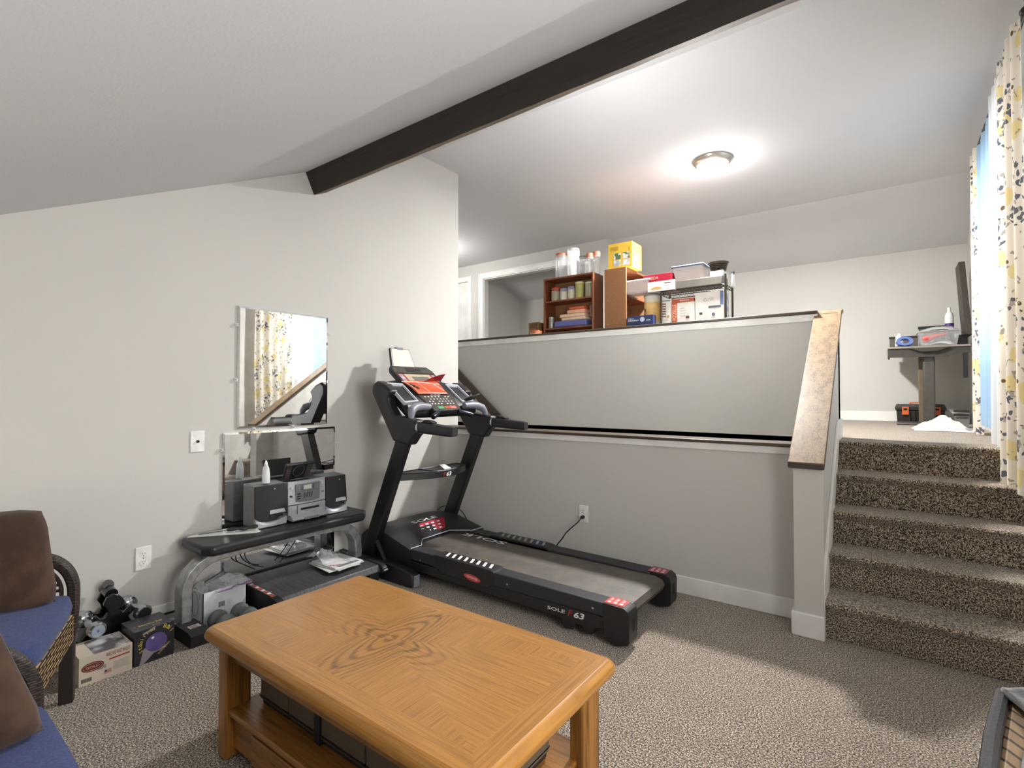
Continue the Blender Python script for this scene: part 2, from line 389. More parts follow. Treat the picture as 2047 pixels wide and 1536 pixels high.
# right wall with two window openings
WA = (3.80, 5.15, 1.45, 2.78); WB = (.35, 1.55, .72, 1.72)
m = MB()
def wall_poly(y0, y1, z0f, z1f):
    m.prism([(y0, z0f(y0)), (y1, z0f(y1)), (y1, z1f(y1)), (y0, z1f(y0))], 'x', RX, RX+.14, WALL)
top = lambda y: min(CZ, zc(y), CZ-.46*max(0, y-KY))+.04
zero = lambda y: -.02
wall_poly(BY, WB[0], zero, top); wall_poly(WB[1], RIDGE, zero, top); wall_poly(RIDGE, WA[0], zero, top)
wall_poly(WA[1], KY, zero, top); wall_poly(KY, BKY, zero, top)
wall_poly(WB[0], WB[1], zero, lambda y: WB[2]); wall_poly(WB[0], WB[1], lambda y: WB[3], top)
wall_poly(WA[0], WA[1], zero, lambda y: WA[2]); wall_poly(WA[0], WA[1], lambda y: WA[3], top)
struct(m.build('wall_right'))
for n, (y0, y1, z0, z1) in enumerate((WA, WB)):
    x0, x1 = RX+.06, RX+.11; f = MB(); w = .045
    f.box(x0, x1, y0, y1, z0, z0+w, WHITE).box(x0, x1, y0, y1, z1-w, z1, WHITE).box(x0, x1, y0, y0+w, z0+w, z1-w, WHITE).box(x0, x1, y1-w, y1, z0+w, z1-w, WHITE)
    ym = (y0+y1)/2; f.box(x0, x1, ym-.022, ym+.022, z0+w, z1-w, WHITE)
    fo = struct(f.build('window_%d' % (n+1), bevel=.003))
    MB().box(x0+.02, x0+.026, y0+w, y1-w, z0+w, z1-w, GLASSC).build('glass_pane', fo, world=False)
    MB().box(RX-.03, RX+.14, y0-.03, y1+.03, z0-.025, z0, TRIM).build('window_sill', fo, bevel=.004, world=False)
# ceilings
m = MB(); x0, x1 = LX-.14, RX+.14
m.prism([(BY-.14, zc(BY-.14)), (RIDGE, CZ), (RIDGE, CZ+.12), (BY-.14, zc(BY-.14)+.12)], 'x', x0, x1, CEIL)
struct(m.build('ceiling'))
struct(MB().box(-7, x1, RIDGE, KY, CZ, CZ+.12, CEIL).build('ceiling'))
DW = 5.86                      # wall with the closet doorway
m = MB(); m.prism([(KY, CZ), (BKY+.1, CZ-.46*(BKY+.1-KY)), (BKY+.1, CZ+.1-.46*(BKY-KY)), (KY, CZ+.12)], 'x', -7, x1, CEIL); struct(m.build('ceiling'))
struct(MB().box(-7, x1, BKY, BKY+.1, UZ-.1, BKZ+.06, WALL).build('wall_far'))
# doorway wall
CL, CR, DZ = -4.86, -3.16, UZ+2.0
DL = -5.30
m = MB(); m.box(CR, -2.83, DW, DW+.1, UZ-.02, CZ, WALL).box(DL+.14, CL, DW, DW+.1, UZ-.02, CZ, WALL).box(CL, CR, DW, DW+.1, DZ, CZ, WALL)
m.box(-7, DL+.14, DW, DW+.1, UZ+2.0, CZ, WALL).box(-7, -6.1, DW, DW+.1, UZ-.02, UZ+2.0, WALL)
struct(m.build('wall_closet'))
struct(MB().prism([(DW+.1, UZ-.02), (BKY, UZ-.02), (BKY, BKZ+.04), (KY, CZ), (DW+.1, CZ)], 'x', -2.93, -2.83, WALL).build('wall_closet_side'))
struct(MB().prism([(DW+.1, UZ-.02), (BKY, UZ-.02), (BKY, BKZ+.04), (KY, CZ), (DW+.1, CZ)], 'x', CL-.17, CL-.07, WALL).build('wall_closet_side'))
struct(MB().box(-7.1, -7, LX and 3.2, BKY+.1, -1.5, CZ, WALL).build('wall_hall'))
struct(MB().box(-7.1, LX-.12, 3.22, 3.34, -1.5, CZ, WALL).build('wall_hall'))
# doorway casing
cs = MB(); w = .075
for (a, b) in ((CL-w, CL), (CR, CR+w)): cs.box(a, b, DW-.018, DW, UZ, DZ+w, TRIM)
cs.box(CL, CR, DW-.018, DW, DZ, DZ+w, TRIM)
cs.box(CL-w-.006, CL-w+.012, DW-.026, DW-.018, UZ, DZ+w+.006, TRIM).box(CL-w, CR+w, DW-.026, DW-.018, DZ+w-.012, DZ+w+.006, TRIM)
cs.box(CL, CL+.012, DW, DW+.1, UZ, DZ, TRIM).box(CR-.012, CR, DW, DW+.1, UZ, DZ, TRIM).box(CL, CR, DW, DW+.1, DZ-.012, DZ, TRIM)
struct(cs.build('trim_1', bevel=.003))
# second door further left, closed, white
d = MB(); d.box(-6.1, DL+.14-.0, DW+.02, DW+.06, UZ+.005, UZ+2.0, TRIM)
do = struct(d.build('door_1', bevel=.003))
p = MB()
for z0, z1 in ((UZ+.2, UZ+.95), (UZ+1.1, UZ+1.85)):
    p.box(-5.95, DL, DW+.012, DW+.02, z0, z1, TRIM)
p.build('door_panel', do, bevel=.006, world=False)
cs = MB().box(DL+.14, DL+.14+w, DW-.018, DW, UZ, UZ+2.0+w, TRIM).box(-6.2, DL+.14, DW-.018, DW, UZ+2.0, UZ+2.0+w, TRIM); struct(cs.build('trim_2', bevel=.004))

# lower half wall in front of the stairwell
struct(MB().box(LX, KX0+.02, FY, FY+FT, -1.5, .912, WALL).build('wall_front'))
t = MB().box(LX, KX0, FY-.014, FY, .872, .912, TRIM); struct(t.build('trim_3', bevel=.003))
t = MB().box(LX, KX0, FY-.028, FY+FT+.028, .912, .931, CAPX); struct(t.build('trim_4', bevel=.004))
# upper half wall on the far side of the stairwell
struct(MB().box(-7, KX1, PY, PY+PTK, -1.5, 1.745, WALL).build('wall_stairwell'))
struct(MB().box(-7, KX0, PY-.014, PY, 1.695, 1.745, TRIM).build('trim_5', bevel=.003))
struct(MB().box(-7, KX0, PY-.028, PY+PTK+.028, 1.745, 1.765, CAPX).build('trim_6', bevel=.004))
# knee wall that climbs beside the stairs
sl = (1.755-.855)/(4.09-2.90)
kz = lambda y: .848+sl*(y-2.90)
m = MB(); m.prism([(2.93, 0), (4.18, 0), (4.18, 1.76), (4.085, 1.76-.0), (2.93, kz(2.93)-.018)], 'x', KX0, KX1, WALL)
m.box(KX0, KX1, FY, PY, -1.5, 0, WALL)
struct(m.build('wall_knee'))
cap = MB()
y0, y1 = 2.895, 4.09
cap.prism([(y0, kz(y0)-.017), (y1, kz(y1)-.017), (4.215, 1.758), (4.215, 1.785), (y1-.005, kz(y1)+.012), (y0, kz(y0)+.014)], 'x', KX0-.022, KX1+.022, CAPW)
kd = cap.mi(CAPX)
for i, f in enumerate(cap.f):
    if not (len(f) == 4 and sorted(v % 6 for v in f) in ([4, 4, 5, 5], [3, 3, 4, 4])): cap.m[i] = kd  # edge and underside faces take the dark wood as painted shading
struct(cap.build('trim_7', bevel=.004, seg=2))
# the little trim around the post end and the stringer board along the stairs
st = MB()
st.box(KX0-.002, KX1+.012, 2.922, 2.934, .10, .83, WALL)
struct(st.build('wall_post', bevel=.002))
def skirt(y): return kz(y)-.60
sk = MB(); sk.prism([(2.93, 0), (2.93, .26), (3.86, UZ+.13), (4.18, UZ+.13), (4.18, UZ), (3.9, UZ), (2.99, 0)], 'x', KX1, KX1+.014, TRIM)
struct(sk.build('trim_8', bevel=.003))
# baseboards
bh = .105; bt = .014
struct(MB().box(LX, LX+bt, BY, FY, 0, bh, TRIM).build('baseboard_left', bevel=.004))
struct(MB().box(LX+bt, KX0, FY-bt, FY, 0, bh, TRIM).build('baseboard_front', bevel=.004))
b = MB().box(KX0-bt, KX1+bt, 2.93-bt-.008, 2.93, 0, bh+.01, TRIM).box(KX0-bt, KX0, 2.93, FY-bt, 0, bh+.01, TRIM)
struct(b.build('baseboard_post', bevel=.004))
struct(MB().box(RX-bt, RX, BY, 2.94, 0, bh, TRIM).build('baseboard_right', bevel=.004))
struct(MB().box(-2.83, RX, BKY-bt, BKY, UZ, UZ+bh, TRIM).build('baseboard_far', bevel=.004))
# ridge-side beam, square to the slope
th = math.atan(.478); U = Vector((0, math.cos(th), math.sin(th))); Nn = Vector((0, math.sin(th), -math.cos(th)))
P0 = Vector((0, 1.942, 2.517))-Nn*.15
q = [P0-Nn*.03, P0+Nn*.15, P0+Nn*.15+U*.10, P0+U*.10-Nn*.03]
bm_ = MB(); BEAMB = wood('beam underside timber', 'x', '#6e5a42', '#3c2f22', .7, .7, 0)
nx = 40; rnd = random.Random(3); loops = []
for i in range(nx+1):
    x = LX+(RX-LX)*i/nx; j = [rnd.uniform(-.0015, .0015) for _ in range(3)]
    l = [q[0], q[1]+U*j[0]+Nn*j[1], q[2]+Nn*j[2], q[3]]
    dz_ = .028*(x-LX)/3.69; loops.append([(x, a.y, a.z+dz_) for a in l])
bm_.loft(loops, BEAMM)
k = bm_.mi(BEAMB)
for i, f in enumerate(bm_.f):
    if len(f) == 4:
        js = sorted(v % 4 for v in f)
        if js == [1, 1, 2, 2]: bm_.m[i] = k
bo = bm_.build('ceiling_beam', smooth=20); struct(bo)
# handrail on the upper half wall, running down the hidden stairs
h = thing('handrail', 'dark wooden handrail sloping down the half wall behind the treadmill', 'handrail', (-3.4, PY-.05, 1.18))
m = MB(); s0 = (-4.0, PY-.055, 1.68); s1 = (-2.2, PY-.055, .193)
m.tube([s0, s1], 0, CAPX, flat=(.045, .07), up=(0, 0, 1)); m.build('rail', h, bevel=.008)
for x in (-3.75, -3.0, -2.4):
    z = 1.68-(x+4.0)*.826
    MB().tube([(x, PY, z-.07), (x, PY-.04, z-.07), (x, PY-.055, z-.03)], .008, BLACKM).build('bracket', h)

# ------------------------------------------------------------------ ceiling lamp
lp = thing('ceiling_light', 'round flush ceiling light with white glass bowl, glowing', 'ceiling light', (-1.182, 4.395, CZ))
c = (-1.182, 4.395, CZ); NICK = pm('brushed nickel', '#b3aea6', .35, .8)
MB().lathe([(.06, 0), (.152, 0), (.158, -.008), (.15, -.022), (.132, -.038), (.124, -.040)], c, NICK, n=48).build('base_ring', lp)
GLOW = pm('lit opal glass', '#fffaf2', .3, emit=2.6)
MB().lathe([(.124, -.036), (.122, -.045), (.108, -.066), (.08, -.086), (.045, -.098), (.012, -.102), (.001, -.102)], c, GLOW, n=48).build('glass_bowl', lp)
MB().lathe([(.001, -.100), (.011, -.101), (.011, -.105), (.004, -.107), (.005, -.115), (.001, -.117)], c, NICK, n=16).build('finial', lp)

# ------------------------------------------------------------------ wall plates
def duplex(name, label, p, nrm, plug=False):
    """p = centre on the wall; nrm 'x+' or 'y-'"""
    o = thing(name, label, 'outlet', p)
    if nrm == 'x+': M = Matrix(((0, 0, 1, p[0]), (1, 0, 0, p[1]), (0, 1, 0, p[2]), (0, 0, 0, 1)))
    else: M = Matrix(((1, 0, 0, p[0]), (0, 0, -1, p[1]), (0, 1, 0, p[2]), (0, 0, 0, 1)))
    m = MB().box(-.035, .035, -.058, .058, 0, .006, WHITE, M); m.build('cover_plate', o, bevel=.003)
    DK = pm('socket dark', '#2a2a2a', .6)
    for s in (-1, 1):
        q = MB(); q.lathe([(.0165, .004), (.0165, .0075), (.001, .0075)], (0, s*.02, 0), WHITE, n=20, M=M)
        for dx, hh in ((-.006, .009), (.006, .007)): q.box(dx-.001, dx+.001, s*.02+.004-hh/2, s*.02+.004+hh/2, .0076, .008, DK, M)
        q.lathe([(.0022, .0076), (.0022, .008), (.0005, .008)], (0, s*.02-.007, 0), DK, n=10, M=M)
        q.build('receptacle', o)
    MB().lathe([(.003, .006), (.003, .0072), (.0005, .0072)], (0, 0, 0), CHROME, n=10, M=M).build('screw', o)
    return o
duplex('electrical_outlet', 'white duplex outlet low on left wall beside the bench', (LX, .998, .364), 'x+')
duplex('electrical_outlet', 'white outlet with black treadmill cord on front half wall', (-1.697, FY, .382), 'y-')
o = thing('cable_outlet', 'white coaxial cable wall plate left of the lower mirror', 'outlet', (LX, 1.245, .937))
M = Matrix(((0, 0, 1, LX), (1, 0, 0, 1.245), (0, 1, 0, .937), (0, 0, 0, 1)))
MB().box(-.036, .036, -.058, .058, 0, .006, WHITE, M).build('cover_plate', o, bevel=.003)
MB().lathe([(.009, .006), (.009, .009), (.006, .010), (.006, .018), (.003, .018), (.001, .012)], (0, 0, 0), pm('dark brass', '#4a4038', .4, .8), n=6, M=M).build('coax_jack', o)

# ------------------------------------------------------------------ mirrors
MIR = pm('mirror silver', '#eef0f0', .015, 1); CLIP = clear('clip plastic', '#ffffff', .35, .1)
EDGE = pm('mirror edge glass', '#dfe6e2', .15, spec=.8)
def mirror(y0, y1, z0, z1, label, clips, x=LX+.004):
    o = thing('wall_mirror', label, 'mirror', (LX, (y0+y1)/2, z0), group=None)
    m = MB(); w = .012
    m.box(x, x+.005, y0, y1, z0, z1, EDGE); m.build('glass_edge', o)
    f = MB(); xf = x+.0075; xe = x+.0053
    A = [(y0, z0), (y1, z0), (y1, z1), (y0, z1)]; B = [(y0+w, z0+w), (y1-w, z0+w), (y1-w, z1-w), (y0+w, z1-w)]
    f.add([(xe, *a) for a in A]+[(xf, *b) for b in B], [(4, 5, 6, 7), (0, 1, 5, 4), (1, 2, 6, 5), (2, 3, 7, 6), (3, 0, 4, 7)], MIR)
    f.build('mirror_pane', o, smooth=0)
    for (y, z, a) in clips:
        c = MB(); dy, dz = {'l': (-1, 0), 'r': (1, 0), 't': (0, 1), 'b': (0, -1)}[a]
        c.box(LX, xf+.004, y-.009+dy*.008, y+.009+dy*.008, z-.009+dz*.008, z+.009+dz*.008, CLIP)
        c.lathe([(.004, 0), (.004, .002), (.001, .002)], (xf+.004, y+dy*.01, z+dz*.01), CHROME, 'x', 8)
        c.build('mirror_clip', o, bevel=.002)
mirror(1.452, 2.045, .996, 1.714, 'upper rectangular frameless mirror reflecting the flowered curtains', [(1.452, 1.60, 'l'), (1.452, 1.28, 'l'), (2.045, 1.60, 'r'), (2.045, 1.28, 'r'), (1.55, .996, 'b'), (1.80, .996, 'b')])
mirror(1.375, 2.105, .10, .975, 'larger lower frameless mirror behind the stereo and bench', [(1.375, .88, 'l'), (2.105, .86, 'r')])
# ================================================================== TREADMILL
DARKTXT = pm('dark belt rubber', '#4d4843', .5, col2='#5a534b', scale=14, bump=.3, bscale=500, spec=.6)
RAILG = pm('dark rail plastic', '#26272b', .5, scale=80, bump=.2, bscale=500)
REDS = pm('red warning sticker', '#9c2436', .4); REDS2 = pm('coral sticker', '#c8433f', .4)
TAN = pm('beige plastic face', '#b8a88d', .45); ORG = pm('orange sheet', '#cf4e22', .45); DRED = clear('dark red film', '#8e1020', .75, .15)
tm = thing('treadmill', 'black treadmill with slanted uprights and red stickers along the half wall', 'treadmill', (-1.95, 2.58, 0))
dk = lambda x: .212-.018*(x+2.47)/1.45        # deck top height
NY0, NY1, FY0, FY1 = 2.255, 2.35, 2.80, 2.90
# belt, deck under it, roller
m = MB(); m.prism([(-2.66, dk(-2.6)-.02), (-1.08, dk(-1.08)-.012), (-1.035, dk(-1.05)-.022), (-1.02, dk(-1.0)-.05), (-1.035, dk(-1)-.08), (-1.08, dk(-1)-.095), (-2.66, dk(-2.6)-.09)], 'y', 2.352, 2.798, DARKTXT)
m.text('SOLE', (-2.09, 2.782, dk(-2.2)-.0125), (-1, 0, 0.0124), (0, -1, 0), .055, PRINTW, width=.37, bold=.01)
m.build('running_belt', tm)
MB().lathe([(.001, 2.30), (.022, 2.30), (.022, 2.86), (.001, 2.86)], (-1.06, 0, .125), BLACKM, 'y', 16).build('rear_roller', tm)
for y0, y1, s in ((NY0, NY1, -1), (FY0, FY1, 1)):
    yo, yi = (y0, y1) if s < 0 else (y1, y0)
    m = MB()
    m.prism([(-2.47, dk(-2.47)), (-1.11, dk(-1.11)), (-1.11, .128), (-1.78, .128), (-1.83, .112), (-2.20, .122), (-2.28, .142), (-2.47, .146)], 'y', y0, y1, RAILG)
    ra = m.build('side_rail', tm, bevel=.006)
    g = MB(); g.prism([(-2.27, dk(-2.27)), (-2.25, dk(-2.25)+.008), (-1.82, dk(-1.82)+.008), (-1.79, dk(-1.79)), (-1.80, .135), (-1.84, .108), (-2.19, .118), (-2.25, .15)], 'y', min(yo+s*.004, yi), max(yo+s*.004, yi), BLACKP)
    nS = 8
    for k in range(nS):
        x = -2.185+k*.048; z = dk(x)+.0086; ya, yb = min(y0, y1)+.022, max(y0, y1)-.012
        mt = PRINTW if s < 0 or k < 6 else pm('pale blue print', '#7f93b4', .5)
        if s > 0 and k < 6: mt = pm('grey green print', '#8d8f85', .5)
        sh = .028
        g.add([(x, ya, z), (x+.019, ya, z), (x+.019-sh, yb, z), (x-sh, yb, z)], [(0, 1, 2, 3)], mt)
    if s < 0:
        el = [(-1.95+.062*math.cos(a), yo-.0055, .142+.0175*math.sin(a)-(.1*.062*math.cos(a))) for a in [2*PI*i/28 for i in range(28)]]
        g.add(el, [tuple(range(28))], REDS2)
        g.text('CUSHION FLEX', (-1.99, yo-.0062, .141), (1, 0, -.1), (0, 0, 1), .012, PRINTW, width=.082, bold=.01)
    g.build('step_grip', ra, bevel=.003)
    for x in (-2.38, -1.70, -1.18):
        MB().lathe([(.006, 0), (.006, s*.003), (.001, s*.004)], (x, yo, .16), CHROME, 'y', 8).build('screw', ra)
    # lower frame beam with rear foot
    fb = MB(); fb.prism([(-2.86, .165), (-2.45, .135), (-1.10, .125), (-1.10, .072), (-1.17, .062), (-1.19, .024), (-1.225, .020), (-1.245, .05), (-1.275, .055), (-1.30, .02), (-1.345, .016), (-1.37, .062), (-2.45, .082), (-2.86, .10)], 'y', min(yo-s*.006, yo-s*.055), max(yo-s*.006, yo-s*.055), BLACKP)
    if s < 0:
        fb.text('SOLE', (-1.445, yo+.0052, .088), (1, 0, .02), (0, 0, 1), .017, PRINTW, width=.105, bold=.012)
        fb.text('F', (-1.325, yo+.0052, .084), (1, 0, .02), (0, 0, 1), .031, PRINTR, bold=.02, shear=.25, width=.03)
        fb.text('63', (-1.29, yo+.0052, .083), (1, 0, .02), (0, 0, 1), .031, PRINTW, bold=.03, shear=.2, width=.06)
    fb.build('frame_beam', tm, bevel=.004)
    # end cap
    c = MB(); c.prism([(-1.125, dk(-1.1)+.004), (-1.02, dk(-1.03)+.002), (-.998, dk(-1)-.012), (-.99, dk(-1)-.035), (-.992, .045), (-1.0, .028), (-1.06, .012), (-1.12, .03)], 'y', y0-.004 if s < 0 else y0+.004, y1-.004 if s < 0 else y1+.004, BLACKP)
    c.box(-.9905, -.9885, (y0+y1)/2-.012, (y0+y1)/2+.012, .085, .145, RUBBER)
    z = dk(-1.07)+.0036
    sx0, sx1 = -1.125, -1.025; ya, yb = y0+.006, y1-.006
    c.add([(sx0, ya, z+.0018), (sx1, ya, z+.0005), (sx1-.0, yb, z+.0005), (sx0, yb, z+.0018)], [(0, 1, 2, 3)], REDS2 if s < 0 else REDS)
    for q in range(3):
        x = sx0+.012+q*.031; c.add([(x+.027, ya+.006, z+.0022), (x+.028, ya+.006, z+.0022), (x+.028, yb-.006, z+.0022), (x+.027, yb-.006, z+.0022)], [(0, 1, 2, 3)], PRINTW)
        for (a, b, w_) in ((.012, .03, .016), (.04, .046, .012), (.052, .058, .015), (.064, .070, .010)):
            c.add([(x, ya+a, z+.0022), (x+w_, ya+a, z+.0022), (x+w_, ya+b, z+.0022), (x, ya+b, z+.0022)], [(0, 1, 2, 3)], PRINTW)
    c.build('end_cap', tm, bevel=.008, seg=3)
# motor hood
st = [(2.252, -2.47, 0), (2.345, -2.47, 0), (2.35, -2.475, 0), (2.44, -2.565, 0), (2.72, -2.575, 0), (2.82, -2.44, 0), (2.945, -2.44, 0)]
loops = []
for i, (y, xf, _) in enumerate(st):
    e = .012 if i in (0, len(st)-1) else 0
    loops.append([(xf, y, .135), (xf, y, .214-e), (xf-.03, y, .228-e), (-2.70, y, .283-e), (-2.76, y, .292-e), (-2.90, y, .285-e), (-2.955, y, .24-e), (-2.965, y, .08), (-2.66, y, .08)])
m = MB(); m.loft(loops, BLACKP)
def hood(x, y, d=.0012):
    t = (x+2.60)/(-.10); z = .2365+(.283-.2365)*(t); 
    return (x, y, .228+(.283-.228)*((-2.60-x)/.10) + d) if False else (x, y, .228+.055*((-2.605-x)/.095)+d)
def hz(x, xf=-2.575): return .228+(.283-.228)*((xf-.03-x)/(2.70+xf-.03))
q = MB()
xa, xb = -2.618, -2.69
pts = [(xa, 2.475, hz(xa)+.002), (xa, 2.70, hz(xa)+.002), (xb, 2.79, hz(xb)+.002), (xb, 2.565, hz(xb)+.002)]
pts = [(-2.607, 2.47, hz(-2.607)+.0015), (-2.607, 2.715, hz(-2.607)+.0015), (-2.695, 2.79, hz(-2.695)+.002), (-2.695, 2.54, hz(-2.695)+.002)]
q.add(pts, [(0, 1, 2, 3)], REDS)
for row in range(3):
    for cc in range(4):
        x = -2.617-row*.026; y = 2.50+cc*.056+row*.014; ww = .026 if cc else .03; hh = .006 if cc == 0 else .010
        z = hz(x)+.003; q.add([(x, y, z), (x, y+ww, z), (x-hh, y+ww, hz(x-hh)+.003), (x-hh, y, hz(x-hh)+.003)], [(0, 1, 2, 3)], PRINTW)
dz = Vector((-1, 0, .6)).normalized()
q.text('SOLE', (-2.705, 2.50, .2875), (0, 1, 0), (-1, 0, .16), .04, PRINTW, width=.24, bold=.012)
m.v += []; off = len(m.v)
for f, mi_ in zip(q.f, q.m): m.f.append([i+off for i in f]); m.m.append(m.mi(q.mats[mi_]))
m.v += q.v
m.build('motor_hood', tm, smooth=28)
m = MB(); m.tube([(-2.466, 2.255, .2165), (-2.466, 2.345, .2165), (-2.562, 2.445, .2165), (-2.572, 2.72, .2165), (-2.437, 2.82, .2165), (-2.437, 2.93, .2165)], .003, LTG, n=6); m.build('hood_edge_strip', tm)
# base frame on the floor
for y0, y1 in ((2.178, 2.240), (2.965, 3.035)):
    m = MB(); m.prism([(-2.99, .015), (-2.99, .085), (-2.93, .12), (-2.60, .12), (-2.40, .098), (-2.375, .085), (-2.365, .01), (-2.42, .005), (-2.93, .005)], 'y', y0, y1, BLACKP); b = m.build('base_foot', tm, bevel=.010, seg=3)
    m = MB(); m.box(-2.366, -2.362, y0+.008, y1-.008, .012, .082, GREYP).build('foot_end_cap', b, bevel=.001)
for yy in (2.20, 3.0):
    MB().tube([(-2.80, yy+.03*(1 if yy < 2.6 else -1), .27), (-2.66, yy+.01, .11)], .016, BLACKM, n=10).build('strut', tm)
MB().box(-2.96, -2.90, 2.20, 3.0, .02, .075, BLACKM).build('cross_bar', tm, bevel=.006)
# uprights
for yc in (2.235, 2.965):
    m = MB(); m.tube([(-2.885, yc, .05), (-2.495, yc, .94)], 0, BLACKM, flat=(.055, .105), up=(-.92, 0, .4)); m.build('upright', tm, bevel=.010, seg=3)
for s, yc in ((1, 2.235), (-1, 2.965)):
    m = MB(); pg = [(-2.58, .895), (-2.43, .875), (-2.385, .93), (-2.355, .955), (-2.36, 1.035), (-2.50, 1.05), (-2.565, 1.06), (-2.61, 1.11), (-2.63, 1.17), (-2.60, 1.215), (-2.67, 1.262), (-2.74, 1.285), (-2.785, 1.26), (-2.79, 1.20), (-2.70, 1.07)]
    m.prism(pg, 'y', yc-.038, yc+.038, BLACKP); sh = m.build('shoulder_housing', tm, bevel=.014, seg=3)
    m = MB()
    hb = []
    for t in [i/10 for i in range(11)]:
        x = -2.36+t*.29; hh = .036-.004*t; wv = .031 if t < .97 else .024
        if t > .97: hh *= .8
        hb.append([(x, yc+wv*math.copysign(abs(math.cos(a))**.6, math.cos(a)), .990-.018*t+hh*math.copysign(abs(math.sin(a))**.6, math.sin(a))) for a in [2*PI*k/20 for k in range(20)]])
    m.loft(hb, RAILG); hbn = m.build('handlebar', tm)
    MB().tube([(-2.368, yc, .99), (-2.360, yc, .99)], .040, LTG, n=20).build('trim_ring', hbn)
    m = MB(); m.prism([(-2.335, 1.022), (-2.24, 1.016), (-2.235, 1.022), (-2.26, 1.034), (-2.31, 1.038)], 'y', yc-.022, yc+.022, RUBBER); m.build('thumb_pad', hbn, bevel=.003)
# console body spanning the shoulders
cb = [(-2.53, 1.045), (-2.505, 1.065), (-2.505, 1.10), (-2.52, 1.13), (-2.70, 1.262), (-2.77, 1.275), (-2.78, 1.24), (-2.60, 1.10), (-2.52, 1.04)]
m = MB(); loops = []
for i in range(15):
    t = i/14; y = 2.27+t*.66; bow = math.sin(PI*t)
    loops.append([(x-.03*bow*(1 if x < -2.6 else -.2), y, z+.03*bow*(1 if z > 1.2 else -.1)) for x, z in cb])
m.loft(loops, BLACKP); m.build('console_body', tm, smooth=40)
# cup trays in the body
for y0, y1 in ((2.245, 2.375), (2.795, 2.925)):
    m = MB(); a = Vector((-2.52, y0, 1.132)); dxv = Vector((-.18, 0, .132)); dy = Vector((0, y1-y0, 0)); n = Vector((.59, 0, .81))
    o0 = [a, a+dxv, a+dxv*.96+dy, a+dxv*.06+dy]
    rim = [p+n*.012 for p in o0]; ctr = sum(rim, Vector())/4
    inn = [ctr+(p-ctr)*.86 for p in rim]; dep = [ctr+(p-ctr)*.80-n*.016+Vector((0, 0, -.004)) for p in rim]
    m.add(rim+inn+dep+[p-n*.01 for p in o0], [(0, 1, 5, 4), (1, 2, 6, 5), (2, 3, 7, 6), (3, 0, 4, 7), (4, 5, 9, 8), (5, 6, 10, 9), (6, 7, 11, 10), (7, 4, 8, 11), (8, 9, 10, 11), (0, 12, 13, 1), (1, 13, 14, 2), (2, 14, 15, 3), (3, 15, 12, 0)], LTG)
    m.build('storage_tray', tm, smooth=20)
# grey grip arches in front
for s, yc in ((1, 2.262), (-1, 2.938)):
    m = MB(); P = [(-2.44, yc-s*.03, 1.03), (-2.445, yc-s*.026, 1.065), (-2.458, yc-s*.01, 1.095), (-2.475, yc+s*.035, 1.112), (-2.48, yc+s*.09, 1.116), (-2.48, yc+s*.165, 1.112)]
    m.tube(P, [.014, .022, .028, .028, .027, .022], GREYP, n=12); m.build('arch_grip', tm)
# short sensor grips
for s in (-1, 1):
    m = MB(); y0 = 2.585+s*.115
    m.lathe([(.001, 0), (.015, 0), (.017, .02), (.018, .11), (.015, .118), (.001, .118)], (0, 0, 0), pm('dark steel grip', '#3a3d48', .25, .8), n=16,
            M=T(-2.452, y0-s*.02, 1.076) @ Vector((.05, s*.11, -.032)).to_track_quat('Z', 'Y').to_matrix().to_4x4())
    m.build('pulse_grip', tm)
# display panel
pb0, pb1 = Vector((-2.455, 2.585, 1.085)), Vector((-2.855, 2.585, 1.400)); pn = Vector((.315, 0, .40)).normalized()
def pan(s, t, d=0.):
    hw = .135+(.20-.135)*min(1, t*1.5)
    if t > .9: hw -= (t-.9)*.25
    return pb0+(pb1-pb0)*t+Vector((0, s*hw, 0))+pn*d
m = MB(); loops = []
for t in (0, .02, .3, .6, .66, .9, .98, 1):
    loops.append([pan(-1, t, -.035), pan(1, t, -.035), pan(1, t, 0), pan(-1, t, 0)])
m.loft(loops, BLACKP)
def patch(m, s0, s1, t0, t1, mt, d=.001, sk=0.):
    m.add([pan(s0, t0, d), pan(s1, t0, d), pan(s1-sk, t1, d), pan(s0+sk, t1, d)], [(0, 1, 2, 3)], mt)
GRAPH = pm('graphite overlay', '#453f3b', .35); patch(m, -.93, .93, .02, .34, GRAPH)
patch(m, -.9, .9, .62, .80, REDS, .001); patch(m, -.62, .62, .63, .80, TAN, .002); patch(m, -.35, .45, .65, .74, pm('lcd', '#75736a', .2), .003)
patch(m, -.95, .95, .83, .97, GRAPH, .001); patch(m, -.35, .42, .86, .95, BLACKM, .002)
for r_ in range(4):
    for c_ in range(8):
        if (r_*3+c_*5) % 7 == 6: continue
        s_ = -.72+c_*.2; t_ = .13+r_*.05; patch(m, s_, s_+.08, t_, t_+.02, PRINTW, .002)
patch(m, -.55, -.15, .03, .085, pm('green key', '#4f9a72', .4), .003); patch(m, -.12, .25, .03, .085, pm('orange key', '#b1542a', .4), .003); patch(m, .28, .7, .03, .085, pm('salmon key', '#d8706a', .4), .003)
m.text('SOLE', pan(-.3, .315, .003), (0, 1, 0), (pb1-pb0), .018, PRINTW, width=.10, bold=.012)
for k in range(5): patch(m, -.88, -.70, .645+k*.03, .66+k*.03, PRINTW, .0025); patch(m, .70, .86, .645+k*.03, .66+k*.03, PRINTW, .0025)
m.build('display_panel', tm, bevel=.006, smooth=30)
